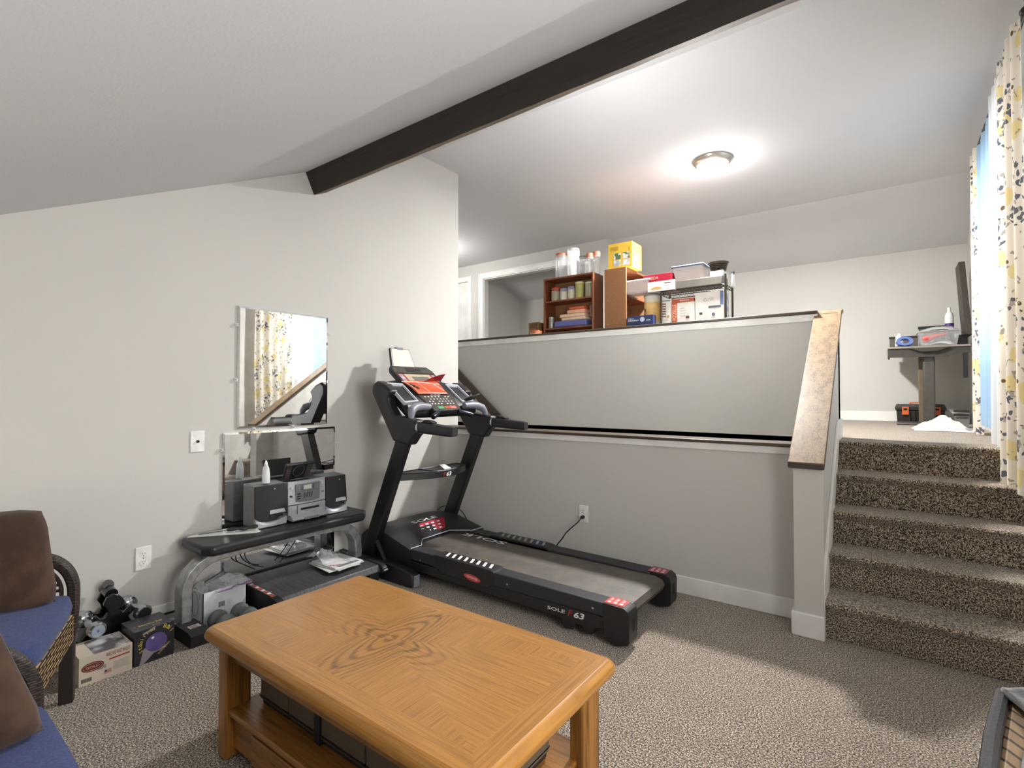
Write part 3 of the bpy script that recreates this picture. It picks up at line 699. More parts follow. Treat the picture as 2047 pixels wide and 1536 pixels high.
# tablet holder on top
m = MB(); h0 = Vector((-2.845, 2.535, 1.375)); hv = Vector((-.055, 0, .155)); hn = Vector((.155, 0, .055)).normalized()
def hp(s, t, d): return h0+hv*t+Vector((0, s*(.115-.025*t), 0))+hn*d
m.loft([[hp(-1, t, -.02), hp(1, t, -.02), hp(1, t, 0), hp(-1, t, 0)] for t in (0, .93, 1)], BLACKP)
m.add([hp(-.85, .02, .001), hp(.93, .02, .001), hp(.90, .96, .001), hp(-.85, .96, .001)], [(0, 1, 2, 3)], TAN)
m.add([hp(-.42, .42, .002), hp(.45, .42, .002), hp(.45, .66, .002), hp(-.42, .66, .002)], [(0, 1, 2, 3)], pm('badge tan', '#988a72', .4))
m.text('SOLE', hp(-.34, .47, .003), (0, 1, 0), hv, .020, PRINTW, width=.066, bold=.02)
hd = m.build('tablet_holder', tm, bevel=.004)
MB().box(-2.93, -2.895, 2.505, 2.565, 1.515, 1.538, GREYP).build('holder_clip', hd, bevel=.004)
# accessory shelf between the uprights
m = MB(); top, bot = [], []
nA = 16; ar = [(-2.60+.135*math.sin(PI*i/nA), 2.265+(2.935-2.265)*i/nA) for i in range(nA+1)]
bk = [(-2.70+.02*math.sin(PI*i/nA), 2.935-(2.935-2.265)*i/nA) for i in range(nA+1)]
for z in (.625, .665): pass
m.loft([[(x, y, z) for x, y in ar+bk] for z in (.628, .668)], BLACKP)
for i0, i1 in ((1, 6), (6, 11), (11, 15)):
    pl = [(x-.022, y) for x, y in ar[i0:i1+1]]; pl += [(-2.665, ar[i1][1]-.012), (-2.665, ar[i0][1]+.012)]
    if i0 == 6: pl = [(x+.0, y) for x, y in pl]
    m.loft([[(x, y, z) for x, y in pl] for z in (.668, .6685)], pm('tray well', '#0c0c0d', .5), cap=True)
    m.tube([(x, y, .671) for x, y in pl+pl[:1]], .004, GREYP if i0 == 6 else BLACKP, n=6)
mid = ar[nA//2]
m.text('F', (mid[0]+.001, 2.545, .634), (0, 1, 0), (0, 0, 1), .028, PRINTR, width=.026, bold=.02, shear=.25)
m.text('63', (mid[0]+.001, 2.575, .634), (0, 1, 0), (0, 0, 1), .028, PRINTW, width=.05, bold=.03, shear=.2)
m.build('accessory_shelf', tm, smooth=30)
# loose things on the treadmill
o = thing('plastic_sheet', 'orange red glossy plastic sheet lying over the treadmill console', 'sheet', tuple(pan(0, .45, .005)))
m = MB()
def shf(u, v): return pan(-.98+u*1.75-.1*v, .33+.29*v, .004+.007*math.sin(5*u+2*v)*math.sin(4*v)+.006)
m.grid(shf, 16, 10, ORG)
for a_, b_ in (((.05, .9), (.05, .1)), ((.36, .95), (.42, .05)), ((.0, .97), (.98, .75)), ((.45, .06), (.95, .06)), ((.8, .75), (.97, .3))):
    P = [shf(a_[0]+(b_[0]-a_[0])*k/5, a_[1]+(b_[1]-a_[1])*k/5)+pn*.002 for k in range(6)]; m.tube(P, .0022, PRINTW, n=5)
for k in range(3): p_ = shf(.04+k*.04, .55-k*.12)+pn*.003; m.add([p_, p_+Vector((0, .022, 0)), p_+Vector((-.02, .022, .016)), p_+Vector((-.02, 0, .016))], [(0, 1, 2, 3)], PRINTK)
m.build('sheet', o, solid=.0012)
o = thing('plastic_film', 'dark red translucent film curling up at the console display', 'sheet', tuple(pan(.5, .62, .02)))
m = MB(); m.grid(lambda u, v: pan(-.1+.95*u, .60+.02*u, .01+.065*v*u+.004)+Vector((.01*v, 0, .01*math.sin(3*u)*v)), 10, 4, DRED); m.build('film', o, solid=.001)
o = thing('pocket_clip', 'small black clip resting in the far console tray', 'clip', (-2.50, 2.86, 1.155))
m = MB(); m.tube([(-2.53, 2.83, 1.15), (-2.50, 2.855, 1.165), (-2.47, 2.875, 1.172), (-2.46, 2.90, 1.192), (-2.455, 2.92, 1.197)], [.010, .016, .014, .006, .003], BLACKP, n=8); m.build('clip', o)
o = thing('paper_card', 'small white card in the treadmill accessory shelf', 'card', (-2.52, 2.63, .675))
MB().add([(-2.50, 2.595, .675), (-2.50, 2.66, .675), (-2.56, 2.655, .700), (-2.56, 2.60, .700)], [(0, 1, 2, 3)], PRINTW).build('card', o, solid=.001)
# power cord
o = thing('power_cord', 'black power cord from the treadmill to the half wall outlet', 'cord', (-1.70, FY-.03, .36))
CORD = pm('black cord', '#1c1c1c', .5)
m = MB(); m.lathe([(.001, 0), (.012, 0), (.012, .02), (.007, .03), (.001, .03)], (-1.697, FY-.008, .362), CORD, 'y', 12, M=T(0, FY-.008, 0) @ Matrix.Scale(-1, 4, (0, 1, 0)) @ T(0, -(FY-.008), 0)); m.build('plug', o)
def bez(P, n=20):
    out = []
    for i in range(len(P)-1):
        p0 = Vector(P[max(i-1, 0)]); p1 = Vector(P[i]); p2 = Vector(P[i+1]); p3 = Vector(P[min(i+2, len(P)-1)])
        for k in range(n):
            t = k/n; out.append(.5*((2*p1)+(p2-p0)*t+(2*p0-5*p1+4*p2-p3)*t*t+(3*p1-p0-3*p2+p3)*t**3))
    out.append(Vector(P[-1])); return out
MB().tube(bez([(-1.697, FY-.035, .362), (-1.71, FY-.06, .335), (-1.77, FY-.10, .27), (-1.80, FY-.12, .22), (-1.84, 2.985, .16), (-1.85, 2.96, .06)], 8), .0045, CORD, n=6).build('cable', o)
o = thing('data_cable', 'thin black cable looping behind the far upright of the treadmill', 'cord', (-2.85, 3.03, .3))
MB().tube(bez([(-2.93, 2.90, .20), (-2.93, 2.98, .28), (-2.86, 3.04, .30), (-2.75, 3.045, .27), (-2.68, 3.04, .20)], 6), .004, CORD, n=6).build('cable', o)

# ================================================================== BENCH
VIN = pm('black bench vinyl', '#201f22', .38, scale=40, bump=.1, bscale=300, spec=.5)
bn = thing('weight_bench', 'flat black padded bench on curved silver legs used as a stand', 'bench', (-2.86, 1.65, 0))
m = MB(); x0, x1, y0, y1 = -3.015, -2.712, 1.148, 2.145; e = .05
pl = [(x0, y0), (x1-e, y0-.005), (x1, y0+e*.6), (x1, y1-e*1.2), (x1-e*1.2, y1), (x0+.03, y1+.005), (x0, y1-e)]
m.prism(pl, 'z', .388, .44, VIN); m.build('seat_pad', bn, bevel=.016, seg=4)
MB().box(-2.95, -2.78, 1.25, 2.04, .372, .388, BLACKM).build('pad_board', bn, bevel=.003)
MB().box(-2.90, -2.83, 1.26, 2.03, .335, .372, SILV).build('top_rail', bn, bevel=.006)
for s, yb in ((1, 1.105), (-1, 2.128)):
    P = [(-2.865, yb, .05), (-2.865, yb, .20), (-2.865, yb+s*.006, .245), (-2.865, yb+s*.028, .290), (-2.865, yb+s*.065, .325), (-2.865, yb+s*.115, .350), (-2.865, yb+s*.18, .358), (-2.865, yb+s*.26, .358)]
    m = MB(); m.tube(P, 0, SILV, flat=(.085, .05), up=(0, -s, 0) if False else (0, -s, .0001)); 
    lg = m.build('curved_leg', bn, bevel=.006, smooth=40); fw = .035 if s > 0 else .028
    m = MB(); m.box(-3.04, -2.80, yb-fw, yb+fw, .012, .055, SILV); m.build('foot_tube', bn, bevel=.006)
    m = MB(); m.prism([(-2.845, .0), (-2.66, .0), (-2.655, .055), (-2.69, .066), (-2.845, .066)], 'y', yb-fw-.01, yb+fw+.008, RUBBER)
    if s > 0:
        m.add([(-2.725, 1.085, .0665), (-2.725, 1.135, .0665), (-2.765, 1.135, .0665), (-2.765, 1.085, .0665)], [(0, 1, 2, 3)], pm('pale foot label', '#c8b9b4', .5))
        for k in range(4): m.box(-2.732-k*.009, -2.727-k*.009, 1.09, 1.13-.008*(k % 2), .0668, .0669, PRINTK)
    m.build('rubber_foot', bn, bevel=.008, seg=3)
    MB().box(-3.055, -3.04, yb-fw, yb+fw, 0, .06, RUBBER).build('end_plug', bn, bevel=.004)

# ------------------------------------------------------------------ stereo on bench
CAB = pm('grey speaker cabinet', '#6b6a6b', .5, scale=50); GRL = pm('black speaker grille', '#2a2a2c', .8, scale=200, bump=.4, bscale=700); SLV = pm('silver stereo plastic', '#b9bcc2', .35, .35)
ZB = .441
def speaker(y0, y1, h, label):
    o = thing('speaker', label, 'speaker', (-2.93, (y0+y1)/2, ZB), group=None)
    xb, xf = -3.0, -2.868; z1 = ZB+h
    MB().prism([(xb, ZB+.004), (xf-.01, ZB+.004), (xf-.01, z1-.008), (xb, z1-.002)], 'y', y0, y1, CAB).build('cabinet', o, bevel=.004)
    # grille: slightly bowed, drawn in toward the bottom corner
    n = 10; yw = y1-y0; m = MB(); loops = []
    prof = [(.060, .30, .85), (.075, .12, .98), (.10, .03, 1.0), (h*.55, .02, 1.0), (h-.02, .02, .88), (h-.006, .03, .86)]
    for z, a, b in [(.034, .16, .78), (.060, .02, 1.0), (h*.5, .01, .985), (h-.02, .01, .93), (h-.008, .02, .92)]:
        l = []
        for i in range(n+1):
            t = i/n; y = y0+yw*(a+(b-a)*t); l.append((xf+.004+.014*math.sin(PI*t), y, ZB+z))
        l += [(xf-.01, y0+yw*b, ZB+z), (xf-.01, y0+yw*a, ZB+z)]; loops.append(l)
    m.loft(loops, GRL)
    m.text('SONY', (xf+.0175, y0+yw*.43, ZB+h-.034), (.0, 1, 0), (0, 0, 1), .0075, PRINTW, width=.03, bold=.02)
    m.build('grille', o, smooth=50)
    m = MB(); m.loft([[(xf+.0165, y0+yw*(.42-k*.02), ZB+z), (xf+.0165, y0+yw*(.86+k*.05), ZB+z), (xf+.020, y0+yw*(.86+k*.05), ZB+z), (xf+.020, y0+yw*(.42-k*.02), ZB+z)] for k, z in ((1, .072), (0, .094))], LTG); m.build('badge_bar', o, bevel=.002)
    m = MB(); loops = []
    for i in range(n+1):
        t = i/n; y = y0+yw*(.02+.94*t); top = .038-.026*math.sin(PI*min(1, t*1.2))
        loops.append([(xf-.01, y, ZB+.004), (xf+.012+.010*math.sin(PI*t), y, ZB+.004), (xf+.012+.010*math.sin(PI*t), y, ZB+max(.014, top)+(.02*(t-.7) if t > .7 else 0)), (xf-.01, y, ZB+.05)])
    m.loft(loops, SLV); m.build('silver_base', o, smooth=40)
    m = MB(); 
    for k in range(5): m.box(xf+.0145, xf+.0175, y0+yw*(.40+.09*k), y0+yw*(.46+.09*k), ZB+.050, ZB+.064, BLACKM)
    m2 = MB(); m2.box(xf-.006, xf+.0135, y0+yw*.3, y0+yw*.92, ZB+.03, ZB+.068, pm('port grey', '#55565a', .5)); pr_ = m2.build('port', o, bevel=.004)
    m.build('port_slots', pr_)
    for dy in (.03, yw-.03): MB().lathe([(.008, 0), (.008, .005), (.001, .005)], (xf+.002, y0+dy, ZB-.001), BLACKP, n=10).build('foot', o)
    return o
speaker(1.462, 1.652, .243, 'left black-fronted stereo speaker with bottle on top')
speaker(1.906, 2.062, .240, 'right black-fronted stereo speaker nearest the treadmill')
st_ = thing('stereo', 'silver stereo unit with raised disc lid between its speakers', 'stereo', (-2.93, 1.78, ZB))
y0, y1 = 1.655, 1.904; xf = -2.862; yw = y1-y0
MB().prism([(-3.0, ZB+.01), (xf-.02, ZB+.01), (xf-.02, ZB+.232), (-3.0, ZB+.226)], 'y', y0, y1, CAB).build('body', st_, bevel=.004)
def fx(t): return xf-.004+.012*math.sin(PI*t)
m = MB(); n = 12
loops = []
for z, bx in ((.235, 0), (.233, .0), (.10, .004), (.098, .0)):
    l = [(fx(i/n)+bx, y0+.002+(yw-.004)*i/n, ZB+z) for i in range(n+1)]+[(xf-.03, y1-.002, ZB+z), (xf-.03, y0+.002, ZB+z)]; loops.append(l)
m.loft(loops, SLV); m.build('upper_front', st_, smooth=40)
m = MB(); loops = []
for z, bx in ((.094, .002), (.090, .006), (.045, .006), (.040, .002)):
    loops.append([(fx(i/n)+bx, y0+.002+(yw-.004)*i/n, ZB+z) for i in range(n+1)]+[(xf-.03, y1-.002, ZB+z), (xf-.03, y0+.002, ZB+z)])
m.loft(loops, SLV)
m.box(xf+.0, xf+.0155, y0+.075, y0+.195, ZB+.062, ZB+.074, BLACKM); m.box(xf+.0, xf+.0135, y0+.052, y0+.0535, ZB+.042, ZB+.092, PRINTK)
m.build('cassette_door', st_, smooth=40)
m = MB(); m.prism([(xf-.02, ZB+.008), (xf+.035, ZB+.008), (xf+.045, ZB+.018), (xf+.012, ZB+.040), (xf-.02, ZB+.040)], 'y', y0+.01, y1-.002, SLV)
m.build('lower_deck', st_, bevel=.002)
for k in range(6): MB().box(xf+.034, xf+.050, y0+.082+k*.016, y0+.096+k*.016, ZB+.010, ZB+.022, GREYP).build('key', st_, bevel=.001)
m = MB(); zc_, = (ZB+.165,); 
m.prism([(y0+.045, ZB+.115), (y0+.10, ZB+.108), (y0+.16, ZB+.108), (y0+.20, ZB+.115), (y0+.203, ZB+.218), (y0+.042, ZB+.218)], 'x', xf, xf+.0125, pm('display surround', '#6f7278', .35)); dpn = m.build('control_panel', st_, bevel=.002)
m = MB(); m.box(xf+.0125, xf+.0132, y0+.093, y0+.145, ZB+.183, ZB+.208, pm('lcd pale', '#c2c8bd', .2)); m.build('display', dpn)
m = MB()
for k in range(5): m.box(xf+.0125, xf+.0145, y0+.094+k*.0115, y0+.098+k*.0115, ZB+.133, ZB+.163, PRINTK)
for k in range(3): m.box(xf+.0125, xf+.0135, y0+.052, y0+.072, ZB+.128+k*.014, ZB+.136+k*.014, PRINTK); m.box(xf+.0125, xf+.0135, y0+.078, y0+.084, ZB+.182+k*.010, ZB+.188+k*.010, PRINTK); m.box(xf+.0125, xf+.0135, y0+.155, y0+.161, ZB+.182+k*.010, ZB+.188+k*.010, PRINTK)
m.box(xf+.0125, xf+.0130, y0+.045, y0+.200, ZB+.1735, ZB+.1745, PRINTK)
m.build('equaliser_sliders', dpn)
for yy, zz, rr in ((.022, .200, .009), (.018, .150, .006), (.222, .208, .012)):
    MB().lathe([(rr+.002, 0), (rr+.002, .003), (rr, .003), (rr*.9, .012), (.001, .012)], (fx(yy/yw)-.001, y0+yy, ZB+zz), LTG if rr > .008 else BLACKP, 'x', 18).build('knob', st_)
MB().box(fx(.9)-.002, fx(.9)+.003, y0+.218, y0+.236, ZB+.148, ZB+.154, BLACKP).build('power_button', st_, bevel=.001)
MB().prism([(-3.0, ZB+.226), (xf-.02, ZB+.2325), (xf-.02, ZB+.236), (-3.0, ZB+.230)], 'y', y0+.004, y1-.004, BLACKP).build('top_panel', st_)
m = MB(); # raised lid with ribs, hinged at the back, open
la, lb = Vector((-2.955, y0+.02, ZB+.236)), Vector((-2.915, y0+.02, ZB+.335)); lw = Vector((0, .165, 0)); ln = Vector((.1, 0, -.03)).normalized()
def lid(u, v, d): return la+(lb-la)*v+lw*(u+.12*v*(u-.0))+ln*d
m.loft([[lid(0, v, 0), lid(1, v, 0), lid(1, v, -.012), lid(0, v, -.012)] for v in (0, .9, 1)], BLACKP)
for k in range(8):
    v = .08+k*.11; m.tube([lid(.04, v, .003), lid(.2, v, .003)], .003, GRAPH, n=5); m.tube([lid(.8, v, .003), lid(.96, v, .003)], .003, GRAPH, n=5)
for k in range(4): m.tube([lid(.04+k*.053, .05, .003), lid(.04+k*.053, .9, .003)], .0025, GRAPH, n=5); m.tube([lid(.8+k*.053, .05, .003), lid(.8+k*.053, .9, .003)], .0025, GRAPH, n=5)
m.tube([lid(.5+.2*math.cos(a), .5+.33*math.sin(a), .004) for a in [2*PI*i/20 for i in range(21)]], .003, GRAPH, n=5)
m.tube([lid(0, .95, .006), lid(1, .95, .006)], .007, BLACKP, n=8)
m.build('disc_lid', st_, smooth=30)
# bottle on left speaker
o = thing('bottle', 'small clear bottle with white label on left speaker', 'bottle', (-2.905, 1.545, ZB+.243))
m = MB(); c = (-2.905, 1.545, ZB+.2435)
m.lathe([(.001, 0), (.021, 0), (.022, .004), (.021, .05), (.017, .085), (.009, .105), (.007, .115), (.001, .116)], c, FROST, n=20); m.build('bottle_body', o)
MB().lathe([(.001, .002), (.0175, .002), (.0175, .045), (.012, .078), (.001, .078)], c, pm('white lotion', '#f2f2f2', .4), n=16).build('content', o)
MB().lathe([(.009, .100), (.009, .112), (.004, .128), (.001, .130)], c, WHITE, n=16).build('cap', o)
# clipboard and resistance handle lying on the bench
o = thing('clipboard', 'thin pale board lying at the left end of the bench', 'board', (-2.89, 1.32, ZB))
m = MB(); m.prism([(-3.0, 1.19), (-2.985, 1.165), (-2.79, 1.43), (-2.80, 1.462), (-2.86, 1.47), (-3.0, 1.40)], 'z', ZB, ZB+.005, pm('pale board', '#c9c9c6', .4)); m.build('board', o, bevel=.001)
o = thing('folding_knife', 'black handled knife lying on the pale board on the bench', 'knife', (-2.86, 1.35, ZB+.01))
m = MB(); P = bez([(-2.91, 1.335, ZB+.018), (-2.885, 1.37, ZB+.022), (-2.865, 1.405, ZB+.018), (-2.845, 1.44, ZB+.024), (-2.83, 1.462, ZB+.026)], 5)
m.tube(P, [.007+.004*abs(math.sin(i*.5)) for i in range(len(P))], BLACKP, n=10); m.build('handle', o)
MB().add([(-2.91, 1.33, ZB+.016), (-2.912, 1.345, ZB+.016), (-2.975, 1.225, ZB+.010), (-2.97, 1.215, ZB+.009)], [(0, 1, 2, 3)], pm('dark blade', '#3b3c40', .3, .8)).build('blade', o, solid=.002)
# stereo cords hanging behind the bench
o = thing('hanging_wires', 'thin black wires hanging down behind the bench seat', 'cord', (-3.03, 1.6, .4))
for k, P in enumerate(([(-3.028, 1.50, .385), (-3.03, 1.455, .33), (-3.03, 1.44, .25), (-3.03, 1.50, .20), (-3.03, 1.55, .165)], [(-3.028, 1.54, .385), (-3.03, 1.51, .33), (-3.03, 1.49, .26), (-3.03, 1.53, .20), (-3.03, 1.60, .165)], [(-3.028, 1.80, .385), (-3.028, 1.81, .30), (-3.03, 1.76, .22), (-3.03, 1.70, .165)])):
    MB().tube(bez(P, 6), .003, CORD, n=6).build('wire', o)
MB().box(-3.034, -3.024, 1.545, 1.57, .33, .375, CORD).build('plug', o, bevel=.003)

# ------------------------------------------------------------------ folded walking pad under bench, magazines, white box
wp = thing('walking_pad', 'flat black walking pad on the carpet under the bench', 'walking pad', (-2.81, 1.83, 0))
m = MB(); m.prism([(-3.035, .072), (-2.63, .070), (-2.60, .08), (-2.62, .118), (-3.035, .135)], 'y', 1.475, 2.145, pm('dark ribbed deck', '#38383c', .45, col2='#4a494c', scale=12, stretch=(1, 12, 1))); m.build('deck', wp, bevel=.006)
for y0, y1 in ((1.435, 1.475), (2.123, 2.163)):
    zb_ = 0 if y0 < 2 else .070
    m = MB(); m.prism([(-3.035, zb_), (-2.60, zb_), (-2.575, zb_+.01), (-2.575, .105), (-2.60, .122), (-3.035, .142)], 'y', y0, y1, BLACKP)
    if y0 < 2:
        m.add([(-2.93, y0+.006, .1385), (-2.64, y0+.006, .1262), (-2.64, y1-.006, .1262), (-2.93, y1-.006, .1385)], [(0, 1, 2, 3)], pm('worn warning label', '#b38a80', .5, col2='#5a4a48', scale=60))
        for k in range(9): m.box(-2.92+k*.031, -2.90+k*.031, y0+.010, y1-.012, .1392-.0013*k, .1396-.0013*k, PRINTW if k % 2 else REDS2)
    sd = m.build('side_beam', wp, bevel=.006)
    MB().box(-2.576, -2.566, y0+.004, y1-.004, zb_+.015, .098, GREYP).build('end_cap', sd, bevel=.006)
MAGS = [pm('magazine cover pale', '#cfd0cf', .35, col2='#b7b9bb', scale=18), pm('magazine cover white', '#e1e1df', .35)]
specs = [(-2.80, 1.93, .141, .25, .21, -.1, 1), (-2.79, 1.94, .147, .26, .20, .12, 0), (-2.80, 1.95, .153, .24, .20, .02, 1)]
mag_l = ['magazine at the bottom of the pile on the walking pad', 'pale magazine in the middle of the pile on the walking pad', 'white magazine on top of the pile with red lettering']
for i, (x, y, z, w_, d_, a, mi_) in enumerate(specs):
    o = thing('magazine', mag_l[i], 'magazine', (x, y, z), a, group='magazines piled on the walking pad')
    M = T(x, y, z-.0015) @ Rz(a); m = MB(); 
    m.box(-w_/2, w_/2, -d_/2, d_/2, 0, .005, MAGS[mi_], M)
    if i == 2:
        m.text('SOLE', M @ Vector((.075, -.03, .0055)), M.to_3x3() @ Vector((-.5, -.85, 0)), M.to_3x3() @ Vector((.85, -.5, 0)), .022, PRINTR, width=.07, bold=.02)
        m.box(.02, .09, .03, .034, .0051, .0054, PRINTK, M); m.box(.0, .06, .05, .056, .0051, .0054, pm('grey print', '#77797d', .5), M); m.box(.085, .115, -.07, .08, .0051, .0053, pm('grey print', '#77797d', .5), M)
    m.build('pages', o, bevel=.001)
o = thing('plastic_sleeve', 'crumpled clear plastic sleeve on the magazines', 'plastic bag', (-2.86, 1.90, .16))
m = MB(); rn = random.Random(5)
hgt_ = [[rn.uniform(0, 1) for _ in range(9)] for _ in range(9)]
m.grid(lambda u, v: (-2.95+.20*u-.02*v, 1.83+.13*v+.02*u, .160+.055*max(0, 1-abs(u-.35)*2.2)*(.3+hgt_[int(v*8)][int(u*8)])+.004), 8, 8, BAGP); m.build('sleeve', o, smooth=0, solid=.0008)
wb = thing('cardboard_box', 'white cardboard box with barcode under the left end of the bench', 'box', (-2.92, 1.31, 0))
m = MB(); x0, x1, y0, y1, h = -3.03, -2.835, 1.185, 1.405, .178; CBW = pm('white carton', '#dfe2e6', .6); t = .004
a = T(0, 0, 0)
for (p0, p1, p2, p3) in ((x0, x1, y0, y0+t), (x0, x1, y1-t, y1), (x0, x0+t, y0, y1), (x1-t, x1, y0, y1)): m.box(p0, p1, p2, p3, .002, h, CBW)
m.box(x0, x1, y0, y1, .002, .006, CBW)
for k in range(9): m.box(x1, x1+.0004, y0+.075+k*.0036, y0+.075+k*.0036+(.0024 if k % 3 else .0012), .085, .112, PRINTK)
for k in range(4): m.box(x1, x1+.0004, y0+.118, y0+.150-.004*(k % 2), .092+k*.006, .0935+k*.006, pm('pale blue text', '#b6bdc8', .5))
ring = [(x0+.10+.042*math.cos(q_), y0-.0006, .105+.062*math.sin(q_)) for q_ in [2*PI*i/30 for i in range(31)]]
m.tube(ring, .0010, pm('thin grey print', '#60636a', .5), n=4); m.tube([(x0+.075, y0-.0006, .06), (x0+.075, y0-.0006, .155)], .001, PRINTK, n=4)
m.build('carton', wb, smooth=0)
rn = random.Random(11)
def crumple(name, label, c, w_, d_, h_, seed, mat=BAGP, peak=(.5, .5), cat='plastic bag', edge=None, rot=0):
    o = thing(name, label, cat, c); r2 = random.Random(seed); N_ = 10
    H = [[r2.uniform(-.5, 1) for _ in range(N_+1)] for _ in range(N_+1)]
    M = T(*c) @ Rz(rot)
    def fn(u, v):
        e_ = max(0, 1-((u-peak[0])*1.7)**2-((v-peak[1])*1.7)**2)
        return ((u-.5)*w_+.01*H[int(v*N_)][int((1-u)*N_)], (v-.5)*d_+.01*H[int(u*N_)][int(v*N_)], h_*(e_+.28*e_*H[int(u*N_)][int(v*N_)])+.004*abs(H[int(v*N_)][int(u*N_)]))
    m = MB(); m.grid(fn, N_, N_, mat, None, M)
    if edge:
        m.tube([M @ (Vector(fn(.92, v/10))+Vector((.003, 0, .004))) for v in range(11)], .003, edge, n=6)
    m.build('bag', o, smooth=20, solid=.0008); return o
crumple('plastic_bag', 'clear zip bag with purple seal on top of the white carton', (-2.885, 1.33, .172), .16, .19, .04, 4, peak=(.35, .55), edge=pm('purple zip seal', '#7a5d8f', .4), rot=.15)
crumple('plastic_bag', 'small clear bag in the left side of the white carton', (-2.95, 1.235, .150), .12, .09, .045, 9, peak=(.5, .4))
o = thing('tool_bundle', 'dark rod and bundle sticking out of the white carton', 'bundle', (-2.93, 1.27, .17))
MB().tube([(-2.985, 1.20, .165), (-2.96, 1.33, .225)], .004, pm('dark rod', '#4b4d54', .4), n=6).build('rod', o)
MB().tube([(-2.90, 1.255, .155), (-2.89, 1.28, .172), (-2.885, 1.315, .172), (-2.885, 1.34, .16)], [.015, .022, .022, .014], pm('dark cloth', '#2c2d31', .8), n=10).build('wrapped_cloth', o)
# two grey dumbbell discs in front of the box
GRYV = pm('grey vinyl coating', '#6f7573', .55, scale=60)
for i, (x, y, lab) in enumerate(((-2.735, 1.235, 'grey dumbbell before the white carton, left one'), (-2.735, 1.345, 'grey dumbbell before the white carton, right one'))):
    o = thing('dumbbell', lab, 'dumbbell', (x, y, 0), group=None)
    for k, xx in enumerate((x-.045, x+.045)):
        m = MB(); n = 6
        m.lathe([(.001, -.028), (.036, -.026), (.047, -.012), (.047, .012), (.036, .026), (.001, .028)], (xx, y, .047), GRYV, 'x', 20); m.build('weight_head', o)
    MB().lathe([(.016, -.05), (.016, .05)], (x, y, .047), GRYV, 'x', 12).build('handle', o)
# ================================================================== COFFEE TABLE
ct = thing('coffee_table', 'large honey oak coffee table with inlaid top and lower shelf', 'table', (-1.26, 1.10, 0))
tx0, tx1, ty0, ty1, tz = -1.857, -.655, .772, 1.412, .425
hx, hy = (tx1-tx0)/2, (ty1-ty0)/2; cx, cy = (tx0+tx1)/2, (ty0+ty1)/2
m = MB(); bw = .085; cr = .028
def ring(ins, z, rad):
    pts = []; a, b = hx-ins, hy-ins; rad = max(.001, rad)
    for (sx, sy, a0) in ((1, 1, 0), (-1, 1, 90), (-1, -1, 180), (1, -1, 270)):
        for k in range(5):
            t = math.radians(a0+k*22.5); pts.append((cx+sx*(a-rad)+rad*math.cos(t), cy+sy*(b-rad)+rad*math.sin(t), z))
    return pts
R_ = [(.03, tz-.042, cr), (.004, tz-.040, cr), (0, tz-.034, cr), (.0, tz-.022, cr), (.004, tz-.012, cr), (.012, tz-.004, cr*.8), (.022, tz, cr*.5)]
loops = [ring(*r_) for r_ in R_]; n = len(loops[0]); o_ = 0
def side_uv(p, side):
    x, y, z = p[0]-cx, p[1]-cy, p[2]
    if side in 'NS': return (x*1.0+3, y+(z-tz)*1+ (5 if side == 'N' else 7))
    return (y+9, x+(z-tz)+(11 if side == 'E' else 13))
def which(x, y):
    x -= cx; y -= cy
    dx = hx-abs(x); dy = hy-abs(y)
    return ('E' if x > 0 else 'W') if dx < dy else ('N' if y > 0 else 'S')
vs = [p for l in loops for p in l]; base = len(m.v); m.v += [Vector(p) for p in vs]; km = m.mi(OAKUV)
for i in range(len(loops)-1):
    for j in range(n):
        j2 = (j+1) % n; f = [i*n+j, i*n+j2, (i+1)*n+j2, (i+1)*n+j]; cxx = sum(vs[k][0] for k in f)/4; cyy = sum(vs[k][1] for k in f)/4
        sd = which(cxx, cyy); m.f.append(f); m.m.append(km); m.uv[len(m.f)-1] = [side_uv(vs[k], sd) for k in f]
m.f.append(list(range(n))[::-1]); m.m.append(km); m.uv[len(m.f)-1] = [(vs[k][0], vs[k][1]*.3+20) for k in list(range(n))[::-1]]
def face(pts, uvf):
    o = len(m.v); m.v += [Vector(p) for p in pts]; m.f.append(list(range(o, o+len(pts)))); m.m.append(km); m.uv[len(m.f)-1] = [uvf(p) for p in pts]
# border boards: join the last ring (20 points) to the inner rectangle
inner = [(cx+sx*(hx-bw), cy+sy*(hy-bw), tz) for sx, sy in ((1, 1), (-1, 1), (-1, -1), (1, -1))]
L6 = loops[-1]
for k, sd in enumerate('NWSE'):
    a = L6[k*5+2:k*5+5]; b = L6[((k+1) % 4)*5:((k+1) % 4)*5+3]
    face(a+b+[inner[(k+1) % 4], inner[k]], lambda p, sd=sd: side_uv(p, sd))
# four matched veneer triangles with the grain running out from the middle
C0 = (cx-.02, cy+.0, tz)
for k, sd in enumerate('NWSE'):
    def uvf(p, sd=sd):
        x, y = p[0]-C0[0], p[1]-C0[1]
        return {'N': (y+.06, x), 'S': (-y+.06, x), 'E': (x+.16, y), 'W': (-x+.16, y)}[sd]
    face([inner[k], inner[(k+1) % 4], C0], uvf)
top = m.build('tabletop', ct, smooth=50)
